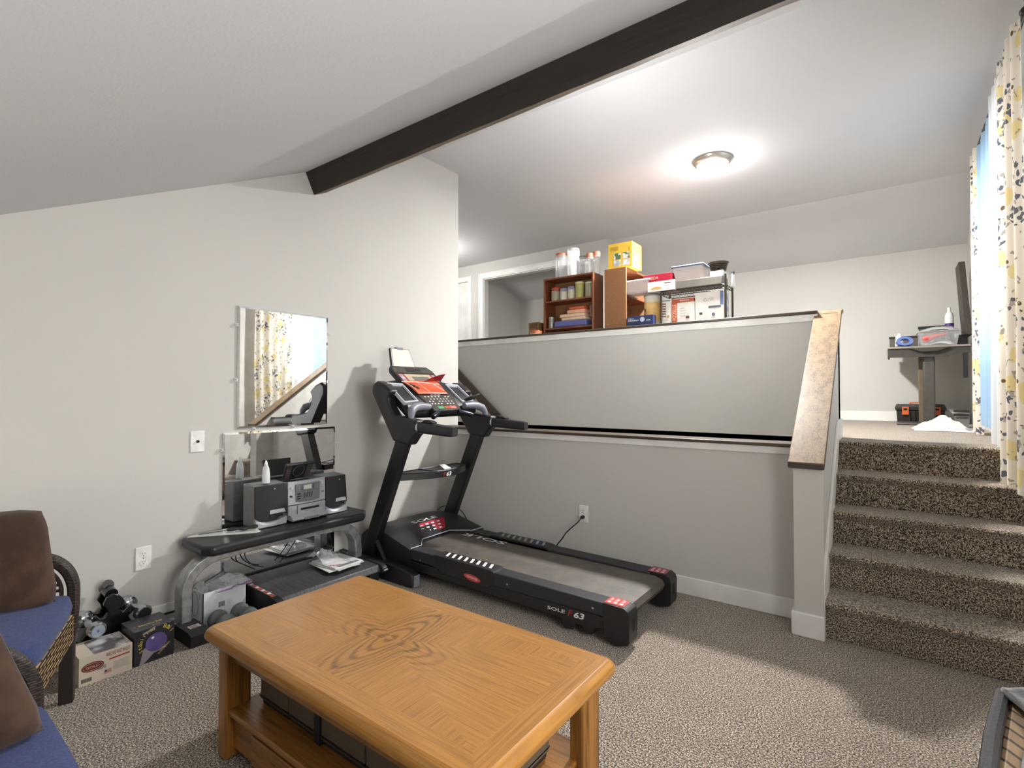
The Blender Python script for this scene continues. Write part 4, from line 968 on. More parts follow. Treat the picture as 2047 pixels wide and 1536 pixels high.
# apron
ap = [(tx0+.065, tx1-.065, ty0+.055, ty0+.075, OAKX), (tx0+.065, tx1-.065, ty1-.075, ty1-.055, OAKX), (tx0+.060, tx0+.08, ty0+.07, ty1-.07, OAKY), (tx1-.08, tx1-.060, ty0+.07, ty1-.07, OAKY)]
for x0, x1, y0, y1, mt in ap: MB().box(x0, x1, y0, y1, tz-.105, tz-.040, mt).build('apron_rail', ct, bevel=.002)
for sx in (-1, 1):
    for sy in (-1, 1):
        X = cx+sx*(hx-.045); Y = cy+sy*(hy-.035)
        pts = [(X, Y), (X-sx*.052, Y), (X-sx*.052, Y-sy*.085), (X-sx*.010, Y-sy*.085), (X, Y-sy*.070)]
        if sx*sy < 0: pts = pts[::-1]
        m = MB(); m.prism(pts, 'z', .002, tz-.040, OAKZ); m.build('leg', ct, bevel=.006, seg=3)
sh = MB().box(tx0+.075, tx1-.075, ty0+.045, ty1-.045, .142, .162, OAKX).build('lower_shelf', ct, bevel=.006, seg=3)
for y0, y1 in ((ty0+.062, ty0+.08), (ty1-.08, ty1-.062)): MB().box(tx0+.095, tx1-.095, y0, y1, .035, .142, OAKX).build('drawer_apron', ct, bevel=.002)
for x0, x1 in ((tx0+.095, tx0+.113), (tx1-.113, tx1-.095)): MB().box(x0, x1, ty0+.08, ty1-.08, .035, .142, OAKY).build('drawer_apron', ct, bevel=.002)
for x0 in (-1.62, -1.18):
    dr = MB().box(x0, x0+.36, ty0+.048, ty0+.062, .042, .132, OAKX).build('drawer', ct, bevel=.004)
    MB().lathe([(.008, 0), (.008, -.01), (.014, -.016), (.012, -.024), (.001, -.026)], (x0+.18, ty0+.048, .087), pm('antique brass', '#6b5230', .4, .9), 'y', 16).build('knob', dr)
# storage cases on the lower shelf
KRAFT = pm('brown grey case', '#5d5142', .8, scale=60, bump=.3, bscale=300)
cases = [(-1.715, -1.545), (-1.543, -1.165), (-1.160, -.80)]
clab = ['narrow brown storage case at the left of the table shelf', 'brown storage case with black strap in the middle of the table shelf', 'brown storage case at the right of the table shelf']
for i, (a, b) in enumerate(cases):
    o = thing('storage_case', clab[i], 'box', ((a+b)/2, 1.07, .163), group='cases on the table shelf')
    m = MB(); m.box(a, b, .90, 1.26, .178, .312, KRAFT); m.box(a+.004, b-.004, .905, 1.255, .163, .178, BLACKP); m.build('case_body', o, bevel=.004)
    MB().box(a-.0, b, .896, 1.264, .188, .192, PRINTK).build('seam_band', o)
    if i == 1: MB().box(-1.395, -1.365, .893, 1.266, .162, .3135, RUBBER).build('strap', o, bevel=.002)

# ================================================================== WICKER CHAIRS
WKL = wicker_mat('light brown wicker', '#b99a6a', '#1f1610', .62); WKD = wicker_mat('dark brown wicker', '#54433c', '#140e0c', 1.2)
WKF = pm('dark wood leg', '#2a2321', .45, scale=30); BLUE = pm('blue seat fabric', '#2f3b66', .95, col2='#3a4776', scale=160, bump=.4, bscale=500, sheen=.08)
BROWN = pm('brown velour', '#3a271b', .95, col2='#4a3426', scale=14, bump=.35, bscale=120, sheen=.08)
def armchair(name, label, loc, rot, W=.66, D=.66, arms=2):
    """front edge on local y=0, seat runs to -y, left side at local x=0"""
    o = thing(name, label, 'armchair', loc, rot); Mx = T(*loc) @ Rz(rot)
    for x in (.0, W-.045):
        for y in (-.05, -D):
            MB().box(x+.012, x+.048, y, y+.045, 0, .30, WKF, Mx).build('leg', o, bevel=.004)
    MB().box(.03, W-.03, -.035, -.005, .235, .345, WKL, Mx).build('front_apron', o, bevel=.008); MB().box(.03, W-.03, -D, -D+.03, .235, .345, WKL, Mx).build('back_apron', o, bevel=.008)
    for x in (0.005, W-.035): MB().box(x, x+.03, -D+.02, -.03, .235, .345, WKL, Mx).build('side_apron', o, bevel=.008)
    MB().box(.02, W-.02, -D+.02, -.02, .325, .345, WKF, Mx).build('seat_deck', o)
    m = MB(); M2 = Mx @ T(W/2, -D/2+.02, .388) 
    loops = []
    a, b = W/2-.045, D/2-.02
    for z, e in ((-.043, .02), (-.036, .004), (0, -.004), (.036, .004), (.043, .03), (.048, .12)):
        l = []
        for k in range(32):
            t = 2*PI*k/32; cs_, sn = math.cos(t), math.sin(t); p_ = .22
            l.append(((a-e)*math.copysign(abs(cs_)**p_, cs_), (b-e)*math.copysign(abs(sn)**p_, sn), z))
        loops.append(l)
    m.loft(loops, BLUE, True, True, M2); m.build('seat_cushion', o, smooth=60)
    for x, s in ((0.022, 1), (W-.022, -1))[:arms]:
        P = [(x, -.03, .02), (x, -.02, .25), (x, -.012, .40), (x, -.018, .47), (x, -.045, .525), (x, -.095, .562), (x, -.18, .580), (x, -.35, .592), (x, -D+.02, .60)]
        P = [P[0]]+[tuple(q) for q in bez(P[1:], 4)]
        m = MB(); m.tube([Mx @ Vector(q) for q in P[1:]], 0, WKD, flat=(.055, .034), up=tuple((Mx.to_3x3() @ Vector((0, 1, .3))))); arm = m.build('arm', o, bevel=.008, smooth=40)
        P2 = [(x, -.055, .34), (x, -.05, .44), (x, -.075, .50), (x, -.12, .535), (x, -.2, .55), (x, -.4, .56)]
        MB().tube([Mx @ Vector(q) for q in bez(P2, 5)], .007, pm('braided edge', '#3a2c28', .5, bump=.8, bscale=200), n=8).build('braid', arm)
        for k in range(5):
            z = .445+k*.022; yy = -.055-.06*max(0, (z-.47)/.07)
            MB().box(x-.008, x+.008, -D+.03, yy, z-.18+.07, z-.18+.078, WKF, Mx @ T(0, 0, .095)).build('slat', arm)
    m = MB(); m.loft([[Mx @ Vector(q) for q in ((.0, -D+.03-dy, z), (W, -D+.03-dy, z), (W, -D-.01-dy, z), (0, -D-.01-dy, z))] for z, dy in ((.34, 0), (.60, .05), (.86, .11), (.88, .115))], WKD); m.build('backrest', o, bevel=.012)
    return o, Mx
ch1, M1 = armchair('wicker_armchair', 'dark wicker armchair with blue seat beside the left wall', (-2.610, .632, 0), math.radians(-24), W=.62, arms=1)
ch2, M2_ = armchair('wicker_armchair', 'nearer wicker armchair with bright blue seat at the bottom left corner', (-1.80, .355, 0), math.radians(-2), arms=1)
def pillow(label, M, w_, h_, th_, seed, tp=.2):
    c = M.translation; o = thing('throw_pillow', label, 'pillow', tuple(c))
    m = MB(); m.cushion(w_, h_, th_, BROWN, M, n=24, e=.30, pinch=.02, taper=tp, seed=seed); m.build('pillow_cover', o, smooth=80, merge=True); return o
def frame(cen, xd, yd):
    xd = Vector(xd).normalized(); yd = Vector(yd); yd = (yd-xd*yd.dot(xd)).normalized(); zd = xd.cross(yd)
    M = Matrix((xd, yd, zd)).transposed().to_4x4(); M.translation = Vector(cen); return M
a1 = math.radians(-24); dirb = Vector((-math.sin(-a1)*1, -math.cos(a1), 0))     # chair 1 backward
bx = M1.to_3x3() @ Vector((0, -1, 0)); lx = M1.to_3x3() @ Vector((1, 0, 0))
pillow('brown throw pillow standing against the arm of the far wicker armchair', frame(M1 @ Vector((.125, -.258, .595)), bx, Vector((0, 0, 1))-lx*.12), .46, .36, .17, 3, .24)
bx = M2_.to_3x3() @ Vector((0, -1, 0)); lx = M2_.to_3x3() @ Vector((1, 0, 0))
pillow('brown throw pillow slumped on the nearer armchair at bottom left', frame(M2_ @ Vector((.165, -.23, .56)), bx, Vector((0, 0, 1))-lx*.85), .42, .32, .14, 8, .38)

# ================================================================== HAND WEIGHTS AND BOXES BY LEFT WALL
def label_box(name, label, cat, M, w_, d_, h_, mat, deco, part='carton'):
    o = thing(name, label, cat, tuple(M.translation)); m = MB()
    m.box(0, w_, 0, d_, 0, h_, mat, M); deco(m, M, w_, d_, h_); m.build(part, o, bevel=0, smooth=0); return o
BEIGE = pm('beige printed carton', '#cbbfae', .55, scale=8); DKR = pm('dark red print', '#6d2424', .5)
# ankle weight carton: front face looks to +x
Mb = T(-2.853, .655, 0) @ Rz(math.radians(-1))
def deco1(m, M, w_, d_, h_):
    def fp(y, z, o_=.0006): return M @ Vector((w_+o_, y, z))
    yd = M.to_3x3() @ Vector((0, 1, 0)); zd = Vector((0, 0, 1))
    m.add([fp(.045+.038*math.cos(t), .068+.019*math.sin(t)) for t in [2*PI*k/24 for k in range(24)]], [tuple(range(24))], DKR)
    m.tube([fp(.045+.032*math.cos(t), .068+.014*math.sin(t), .001) for t in [2*PI*k/24 for k in range(25)]], .0006, BEIGE, n=4)
    m.text('GOLD', fp(.022, .063, .0012), yd, zd, .010, BEIGE, width=.045)
    m.text('ANKLE AND WAIST WEIGHTS', fp(.09, .090), yd, zd, .017, DKR, width=.084)
    m.add([fp(.100, .073), fp(.172, .077), fp(.172, .083), fp(.100, .079)], [(0, 1, 2, 3)], pm('red bar', '#a3302c', .5))
    for k in range(10): m.add([fp(.008+k*.0035, .012), fp(.010+k*.0035, .012), fp(.010+k*.0035, .028), fp(.008+k*.0035, .028)], [(0, 1, 2, 3)], PRINTK)
    m.add([fp(.085, .020), fp(.108, .022), fp(.108, .038), fp(.085, .036)], [(0, 1, 2, 3)], pm('flag print', '#b07f78', .5)); m.add([fp(.085, .028, .001), fp(.093, .0285, .001), fp(.093, .0365, .001), fp(.085, .036, .001)], [(0, 1, 2, 3)], pm('flag blue', '#38406e', .5))
    for k in range(6): m.add([fp(.115, .028+k*.006), fp(.172, .030+k*.006), fp(.172, .032+k*.006), fp(.115, .030+k*.006)], [(0, 1, 2, 3)], pm('grey small print', '#9c948a', .6))
    for k in range(3): m.add([fp(.060, .046+k*.005), fp(.09, .048+k*.005), fp(.09, .050+k*.005), fp(.060, .048+k*.005)], [(0, 1, 2, 3)], PRINTK)
    m.add([M @ Vector((.0+.01, .05, h_+.0006)), M @ Vector((w_-.002, .05, h_+.0006)), M @ Vector((w_-.002, .17, h_+.0006)), M @ Vector((.01, .18, h_+.0006))], [(0, 1, 2, 3)], pm('photo print dark', '#5b565a', .3, col2='#c9c9cc', scale=14))
label_box('ankle_weight_box', 'beige printed ankle weight carton beside the armchair leg', 'box', Mb, .175, .182, .115, BEIGE, deco1)
# exercise ball box, black
Mc = T(-2.845, .842, 0) @ Rz(math.radians(0))
BLKC = pm('black glossy carton', '#222127', .3, col2='#2c2b33', scale=20)
def deco2(m, M, w_, d_, h_):
    def fp(y, z, o_=.0006): return M @ Vector((w_+o_, y, z))
    PUR = pm('purple ball print', '#54497e', .3, col2='#6a5e98', scale=12); YEL = pm('yellow print', '#d8c455', .5); SKN = pm('grey arm print', '#8d8790', .5)
    m.add([fp(.02, .0), fp(.035, .0), fp(.075, .035), fp(.125, .045), (fp(.12, .055)), fp(.06, .05), fp(.045, .07), fp(.035, .065)], [(0, 1, 2, 3, 4, 5, 6, 7)], SKN)
    m.add([fp(.03, .135, .0008), fp(.075, .15, .0008), fp(.08, .138, .0008), fp(.035, .128, .0008)], [(0, 1, 2, 3)], SKN)
    m.add([fp(.085+.042*math.cos(t), .082+.040*math.sin(t), .0012) for t in [2*PI*k/28 for k in range(28)]], [tuple(range(28))], PUR)
    m.add([fp(.07+.006*math.cos(t), .105+.005*math.sin(t), .0018) for t in [2*PI*k/10 for k in range(10)]], [tuple(range(10))], PRINTW)
    yv = M.to_3x3() @ Vector((0, 1, 0)); S = 'STABILITY'
    for i, ch_ in enumerate('Stability'):
        t = math.radians(205-i*13); p_ = fp(.085+.056*math.cos(t), .082+.056*math.sin(t), .0014); u_ = Vector((0, math.sin(t), -math.cos(t))); w2 = Vector((0, math.cos(t), math.sin(t))); m.text(ch_, p_, u_, w2, .014, YEL)
    for i, ch_ in enumerate('Ball'):
        t = math.radians(65-i*12); p_ = fp(.085+.060*math.cos(t), .082+.060*math.sin(t), .0014); m.text(ch_, p_, Vector((0, math.sin(t), -math.cos(t))), Vector((0, math.cos(t), math.sin(t))), .016, YEL)
    m.text('EXERCISE BALL', fp(.095, .022, .0014), Vector((0, .75, .66)), Vector((0, -.66, .75)), .008, YEL, width=.06)
    m.text('Exercise Ball', M @ Vector((w_-.05, .035, h_+.0008)), yv, Vector((-1, 0, 0)), .018, YEL, width=.09)
    m.text('KIT', M @ Vector((w_-.025, .08, h_+.0008)), yv, Vector((-1, 0, 0)), .008, PRINTW, width=.03)
    for a, b in ((.01, .012), (.03, .15), (.015, .155), (.06, .012)): m.box(w_-a-.004, w_-a, b-.004, b+.012, h_+.0004, h_+.0008, SKN, M)
label_box('exercise_ball_box', 'black carton with purple ball picture next to the beige carton', 'box', Mc, .165, .156, .150, BLKC, deco2)
# dumbbell rack (black A frame tree) and dumbbells
GLB = pm('glossy black rack plastic', '#131315', .22, coat=.4)
rk = thing('dumbbell_rack', 'glossy black dumbbell tree stand against the left wall', 'weight rack', (-2.96, .82, 0))
def hookplate(y_c, x, name):
    pts = [(.70, .0), (.735, .06), (.765, .10), (.778, .135), (.762, .150), (.750, .172), (.758, .190), (.772, .190), (.784, .174), (.80, .176), (.812, .192), (.806, .212), (.794, .232), (.808, .262), (.832, .272), (.852, .262), (.866, .244), (.876, .226), (.866, .206), (.856, .192), (.868, .180), (.884, .196), (.902, .200), (.912, .184), (.908, .166), (.890, .150), (.905, .12), (.93, .05), (.945, 0)]
    return pts
for xa in (-3.02, -2.93):
    m = MB(); m.prism([(y, z*1.0) for y, z in hookplate(0, 0, 0)], 'x', xa, xa+.022, GLB); m.build('hook_plate', rk, bevel=.004)
MB().tube([(-3.0, .832, .272), (-2.94, .832, .262)], .026, GLB, n=18).build('top_cap', rk)
m = MB(); m.prism([(-3.04, .0), (-2.91, .0), (-2.93, .03), (-3.03, .05)], 'y', .715, .935, GLB); m.build('base', rk, bevel=.008)
for z in (.10, .2): MB().tube([(-3.0, .845, z), (-2.95, .845, z)], .012, GLB, n=10).build('spacer', rk)
MB().tube([(-3.02, .825, .275), (-2.985, .832, .298)], .024, GLB, n=14).build('top_knob', rk)
CHR2 = pm('chrome dumbbell', '#b9bdc2', .18, .9, scale=30); FACE = pm('pale dumbbell face', '#a9b4c4', .3, .3)
def dumbbell(c, dirv, label, L=.17, R=.034, face=CHR2, num='8'):
    o = thing('dumbbell', label, 'dumbbell', c); M = T(*c) @ Vector(dirv).normalized().to_track_quat('Z', 'Y').to_matrix().to_4x4()
    for s in (-1, 1):
        m = MB(); h0 = s*L/2
        pr2 = [(.001, h0), (R*.86, h0), (R, h0-s*.006), (R, h0-s*.030), (R*.8, h0-s*.038), (.016, h0-s*.044), (.001, h0-s*.044)]
        m.lathe(pr2, (0, 0, 0), CHR2, n=28, M=M)
        m.lathe([(.001, h0+s*.0008), (R*.74, h0+s*.0008), (R*.74, h0-s*.001)], (0, 0, 0), face, n=24, M=M)
        if s > 0: m.text(num, M @ Vector((-.005, -.006, h0+.0014)), M.to_3x3() @ Vector((1, 0, 0)), M.to_3x3() @ Vector((0, 1, 0)), .013, pm('dark number', '#2c3036', .5))
        m.build('weight_head', o)
    MB().lathe([(.013, -L/2+.04), (.016, 0), (.013, L/2-.04)], (0, 0, 0), CHR2, n=16, M=M).build('grip', o)
    return o
dumbbell((-2.90, .742, .165), (.93, .10, -.10), 'chrome dumbbell with pale round face hung on the left of the rack', face=FACE)
dumbbell((-2.95, .930, .165), (.93, .12, -.10), 'chrome dumbbell with dark face on the right of the rack', R=.036, face=BLACKP)
dumbbell((-2.925, .70, .045), (.9, .16, 0), 'chrome dumbbell on the floor behind the beige carton', R=.040)
o = thing('canvas_print', 'pale green picture board on the floor behind the armchair leg', 'picture', (-2.93, .56, 0))
m = MB(); m.loft([[(-2.90, .30, z_), (-2.90, .64, z_), (-2.90-.012, .64, z_), (-2.90-.012, .30, z_)] for z_ in (.002, .16)], pm('faded green painting', '#9fb2a2', .6, col2='#c9b893', scale=6)); m.build('canvas', o, bevel=.001)

# ================================================================== DRAPED THROW AT BOTTOM RIGHT
THR = pm('grey black plush', '#2f3234', .95, col2='#8e898a', scale=7, detail=2, bump=.9, bscale=90, sheen=.5, mixr=(.45, .6))
WKS = wicker_mat('tan wicker', '#8d7455', '#2e2119')  # tan wicker of the stool body
Ms = T(.385, 1.80, 0) @ Rz(math.radians(-10))
st2 = thing('wicker_stool', 'wicker stool under a grey plush throw at the bottom right corner', 'stool', (.385, 1.80, 0), math.radians(-10))
MB().box(-.165, .15, -.50, .0, .06, .425, WKS, Ms).build('woven_body', st2, bevel=.02, seg=3)
MB().tube([Ms @ Vector(p) for p in ((-.168, -.51, .425), (-.172, -.25, .43), (-.168, .0, .425))], .016, pm('dark braid rim', '#2c2b2c', .6, bump=.8, bscale=150), n=10).build('rim', st2)
for x in (-.13, .115):
    for y in (-.46, -.04): MB().box(x-.02, x+.02, y-.02, y+.02, 0, .06, WKF, Ms).build('leg', st2)
th_ = thing('plush_throw', 'grey and black plush throw heaped over the wicker stool', 'blanket', (.385, 1.80, .43))
m = MB()
def thr(u, v):
    x = -.12+.30*u-.07*max(0, v-.75)*4; y = -.53+.55*v
    z = .438+.022*math.sin(6*u+2)*math.sin(7*v+1)+.045*u
    z += .012*math.sin(19*u+5*v)*math.sin(15*v)
    if v > .93: z -= .10*(v-.93)/.07
    return (x, y, z)
m.grid(thr, 40, 50, THR, None, Ms); m.build('throw', th_, smooth=80, solid=.016)
# ================================================================== CURTAINS
FLO = floral_mat('flowered curtain cloth'); WHC = cloth_tr('white curtain lining', '#efefee', .5); BLS = cloth_tr('pale blue sheer', '#bcd8f0', .6)
def curtain(name, label, y0, y1, z0, z1, mat, x=.50, folds=6, amp=.03, wav=0, seed=0, group=None, hem=None, flare=0, part='cloth'):
    o = thing(name, label, 'curtain', (x, (y0+y1)/2, z0), group=None); m = MB(); r2 = random.Random(seed); ph = [r2.uniform(0, 6) for _ in range(4)]
    W_ = (y1-y0)*1.8
    def fn(u, v):
        yy = y0+(y1-y0)*u; yy += flare*(1-v)*(u-.5)
        a = amp*(.75+.35*(1-v)); xx = x+a*math.sin(2*PI*folds*u+ph[0]+.5*math.sin(3*v+ph[1]))+.4*a*math.sin(2*PI*folds*.53*u+ph[2]+1.2*(1-v))
        zb = z0+(hem(u) if hem else 0); return (xx, yy+.006*math.sin(7*v+ph[3]), zb+(z1-zb)*v)
    m.grid(fn, int(folds*12), 26, mat, lambda u, v: (u*W_, v*(z1-z0)))
    m.build(part, o, smooth=80); return o
rd = thing('curtain_rod', 'dark curtain rod along the top of the right window', 'curtain rod', (.52, 4.3, 2.99))
MB().tube([(.52, 3.35, 2.995), (.52, 5.28, 2.995)], .010, BLACKM, n=10).build('rod', rd)
for y in (3.42, 4.35, 5.24): MB().tube([(RX, y, 3.02), (.52, y, 3.02), (.52, y, 2.996)], .007, BLACKM, n=8).build('bracket', rd)
MB().lathe([(.001, -.03), (.018, -.02), (.022, 0), (.012, .01)], (.52, 3.35, 2.995), BLACKM, 'y', 14).build('finial', rd)
curtain('flowered_curtain', 'near flowered curtain in yellow and navy hanging over the stairs', 3.36, 3.86, .735, 2.985, FLO, x=.495, folds=4.5, amp=.026, seed=1, hem=lambda u: .02*math.sin(5*u)-.04*(1-u)+(.10*max(0, u-.8)*5 if u > .8 else 0))
curtain('white_curtain', 'plain white curtain lining between flowered and blue panels', 3.86, 4.18, .80, 2.985, WHC, x=.495, folds=3, amp=.016, seed=2)
curtain('blue_sheer_curtain', 'pale blue sheer curtain glowing with daylight', 4.16, 4.94, .975, 2.96, BLS, x=.515, folds=7, amp=.016, seed=3)
curtain('white_curtain', 'white lining hanging to the floor behind the blue sheer', 4.18, 4.95, .905, 2.95, WHC, x=.562, folds=5, amp=.012, seed=5)
curtain('flowered_curtain', 'far flowered curtain with the narrow folds at the back of the window', 4.93, 5.25, .905, 2.985, FLO, x=.505, folds=4, amp=.018, seed=4)
# crumpled hem on landing
o = thing('curtain_hem_pile', 'crumpled cream and blue cloth heaped on the landing', 'cloth pile', (.33, 5.35, .9))
m = MB(); r2 = random.Random(2); H = [[r2.uniform(0, 1) for _ in range(17)] for _ in range(17)]
PILE = pm('cream cloth with blue', '#e6dfce', .9, col2='#8292ad', scale=9, mixr=(.60, .68))
m.grid(lambda u, v: (.12+.42*u+.02*H[int(v*16)][int(u*16)], 5.25+.30*v, .902+.17*math.sin(PI*min(1, u*1.1+.05))*math.sin(PI*v)*(.45+.8*H[int(u*16)][int(v*16)])*(.4+.7*u)), 16, 16, PILE); m.build('cloth', o, smooth=80, solid=.004, sub=1)

# ================================================================== DESK CORNER ON LANDING
DKT = pm('taupe desk laminate', '#5c564f', .5, scale=10); DKS = pm('grey steel column', '#57544f', .4, .5); DKB = pm('dark desk underside', '#38342f', .6)
ds = thing('pedestal_desk', 'taupe pedestal desk with steel column in the far corner', 'desk', (.28, 6.35, UZ))
tz2 = 1.645
MB().box(-.035, .575, 6.22, 6.70, tz2-.012, tz2+.006, pm('pale desk edge', '#8e857a', .5)).build('desktop', ds, bevel=.003)
m = MB(); m.prism([(-.035, tz2-.012), (.575, tz2-.012), (.575, tz2-.07), (.50, tz2-.075), (.42, tz2-.1), (-.035, tz2-.095)], 'y', 6.235, 6.25, DKB); m.box(-.035, -.02, 6.25, 6.69, tz2-.09, tz2-.012, DKB); m.build('apron', ds)
MB().prism([(.13, tz2-.012), (.43, tz2-.012), (.34, tz2-.05), (.22, tz2-.05)], 'y', 6.20, 6.50, DKB).build('mount_plate', ds, bevel=.003)
MB().box(.235, .325, 6.29, 6.37, UZ+.02, tz2-.04, DKS).build('column', ds, bevel=.012, seg=3)
MB().box(.205, .24, 6.38, 6.44, UZ+.02, tz2-.04, pm('tan column', '#6e604b', .5)).build('rear_column', ds, bevel=.004)
MB().box(.03, .45, 6.14, 6.60, UZ, UZ+.02, DKS).build('base_plate', ds, bevel=.004)
MB().box(-.02, .215, 6.66, 6.675, tz2+.006, tz2+.125, DKT).build('left_back_panel', ds)
MB().box(-.025, .22, 6.655, 6.68, tz2+.125, tz2+.145, BLACKP).build('left_back_cap', ds, bevel=.003)
MB().box(.22, .46, 6.66, 6.675, tz2+.006, tz2+.21, DKT).build('right_back_panel', ds)
MB().box(.215, .46, 6.655, 6.68, tz2+.21, tz2+.235, BLACKP).build('right_back_cap', ds, bevel=.003)
MB().box(.525, .555, 6.24, 6.30, tz2-.30, tz2-.07, BLACKP).build('side_bracket', ds)
# upright dark board on desk
o = thing('monitor_panel', 'tall narrow dark panel standing edge on at the desk corner', 'panel', (.53, 6.42, tz2+.10))
m = MB(); m.loft([[(.505, 6.30, tz2+.78), (.552, 6.30, tz2+.78), (.552, 6.60, tz2+.78), (.505, 6.60, tz2+.78)], [(.535, 6.30, tz2+.25), (.585, 6.30, tz2+.25), (.585, 6.60, tz2+.25), (.535, 6.60, tz2+.25)], [(.545, 6.30, tz2+.10), (.60, 6.30, tz2+.10), (.60, 6.60, tz2+.10), (.545, 6.60, tz2+.10)]], pm('dark brown panel', '#3b342c', .5)); m.build('panel', o, bevel=.004)
MB().box(.50, .57, 6.40, 6.50, tz2+.006, tz2+.11, BLACKP).build('stand', o, bevel=.003)
# clear bin with contents
o = thing('storage_bin', 'clear plastic bin with red and white contents on the desk', 'bin', (.40, 6.35, tz2+.006))
m = MB(); z0 = tz2+.008
m.loft([[(a, b, z) for a, b in ((.205+e, 6.26+e), (.505-e, 6.26+e), (.505-e, 6.56-e), (.205+e, 6.56-e))] for z, e in ((z0, .02), (z0+.13, 0))], CLEARP, cap=False); m.box(.225, .485, 6.28, 6.54, z0, z0+.002, CLEARP); m.build('tub', o, smooth=20)
MB().box(.195, .515, 6.25, 6.57, z0+.13, z0+.142, CLEARP).build('rim', o, bevel=.004)
o = thing('red_cloth', 'red cloth folded inside the clear bin on the desk', 'cloth', (.30, 6.33, z0+.06))
MB().tube([(.235, 6.30, z0+.06), (.27, 6.30, z0+.07), (.33, 6.30, z0+.095), (.41, 6.30, z0+.11)], [.03, .035, .018, .014], pm('red fabric', '#c4473c', .8), n=10).build('cloth', o)
crumple('white_packing', 'white crumpled packing inside the clear bin on the desk', (.36, 6.42, z0+.01), .22, .22, .05, 21, pm('white packing', '#dcdcd8', .8), cat='packing')
crumple('plastic_bag', 'clear crumpled bags on top of the desk bin', (.36, 6.42, z0+.144), .28, .24, .04, 31, pm('pale grey plastic', '#b9bab6', .4))
# blue tape roll
o = thing('tape_roll', 'blue painter tape roll on the left side of the desk', 'tape', (.10, 6.30, tz2+.06))
m = MB(); ML = T(.10, 6.31, tz2+.060) @ Euler((math.radians(70), 0, math.radians(8))).to_matrix().to_4x4() @ Matrix.Diagonal((1, .72, 1, 1))
m.lathe([(.036, -.02), (.066, -.02), (.066, .02), (.036, .02), (.036, -.02)], (0, 0, 0), pm('blue tape', '#5b76ad', .55), n=30, cap=False, M=ML); m.build('tape', o)
crumple('plastic_bag', 'small white bag standing behind the blue tape roll', (.06, 6.42, tz2+.007), .07, .06, .13, 41, pm('white bag', '#e3e4e2', .6), peak=(.4, .5))
o = thing('bottle', 'white bottle with purple label beside the tall dark panel', 'bottle', (.475, 6.5, tz2+.16))
c = (.455, 6.60, tz2+.008); MB().lathe([(.001, 0), (.033, 0), (.035, .01), (.035, .30), (.028, .33), (.014, .35), (.014, .36), (.001, .36)], c, WHITE, n=20).build('bottle_body', o)
MB().lathe([(.0355, .20), (.0355, .235)], c, pm('purple label', '#4c3a78', .5), n=20, cap=False).build('label_band', o)
MB().lathe([(.001, .36), (.015, .36), (.013, .39), (.001, .392)], c, WHITE, n=16).build('cap', o)
# tool box
tb = thing('tool_box', 'black tool box with orange latches under the desk', 'tool box', (.21, 6.70, UZ))
TBM = pm('black tool box plastic', '#26221f', .5, scale=30); OR_ = pm('orange latch', '#d0602b', .5)
m = MB(); m.loft([[(a, b, UZ+z) for a, b in ((.025+e, 6.62+e), (.42-e, 6.62+e), (.42-e, 6.85-e), (.025+e, 6.85-e))] for z, e in ((.002, .012), (.13, .004))], TBM); m.build('box_body', tb, bevel=.004)
m = MB(); m.box(.018, .427, 6.612, 6.858, UZ+.13, UZ+.16, TBM); m.loft([[(a, b, UZ+z) for a, b in ((.02+e, 6.62+e), (.425-e, 6.62+e), (.425-e, 6.85-e), (.02+e, 6.85-e))] for z, e in ((.16, 0), (.19, .012))], TBM); lid_ = m.build('lid', tb, bevel=.004)
for x in (.075, .325): MB().box(x, x+.055, 6.602, 6.614, UZ+.085, UZ+.165, OR_).box(x+.012, x+.043, 6.600, 6.603, UZ+.13, UZ+.15, PRINTK).build('latch', lid_)
MB().tube([(.14, 6.72, UZ+.185), (.145, 6.72, UZ+.205), (.30, 6.72, UZ+.205), (.305, 6.72, UZ+.185)], .009, OR_, n=8).build('handle', tb)
for x in (.13, .17, .21, .25, .29): MB().box(x, x+.012, 6.612, 6.618, UZ+.01, UZ+.12, TBM).build('rib', tb)
o = thing('metal_tray', 'small black and silver tray beside the curtain on the landing', 'tray', (.50, 6.0, UZ))
m = MB(); 
for k in range(2): m.box(.44, .535, 5.95, 6.10, UZ+.10+k*.035, UZ+.118+k*.035, BLACKP); m.box(.438, .537, 5.945, 5.952, UZ+.096+k*.035, UZ+.100+k*.035, CHROME)
m.box(.445, .53, 5.96, 6.09, UZ+.003, UZ+.10, pm('grey tray stand', '#6b6d6c', .5)); m.build('tray', o)

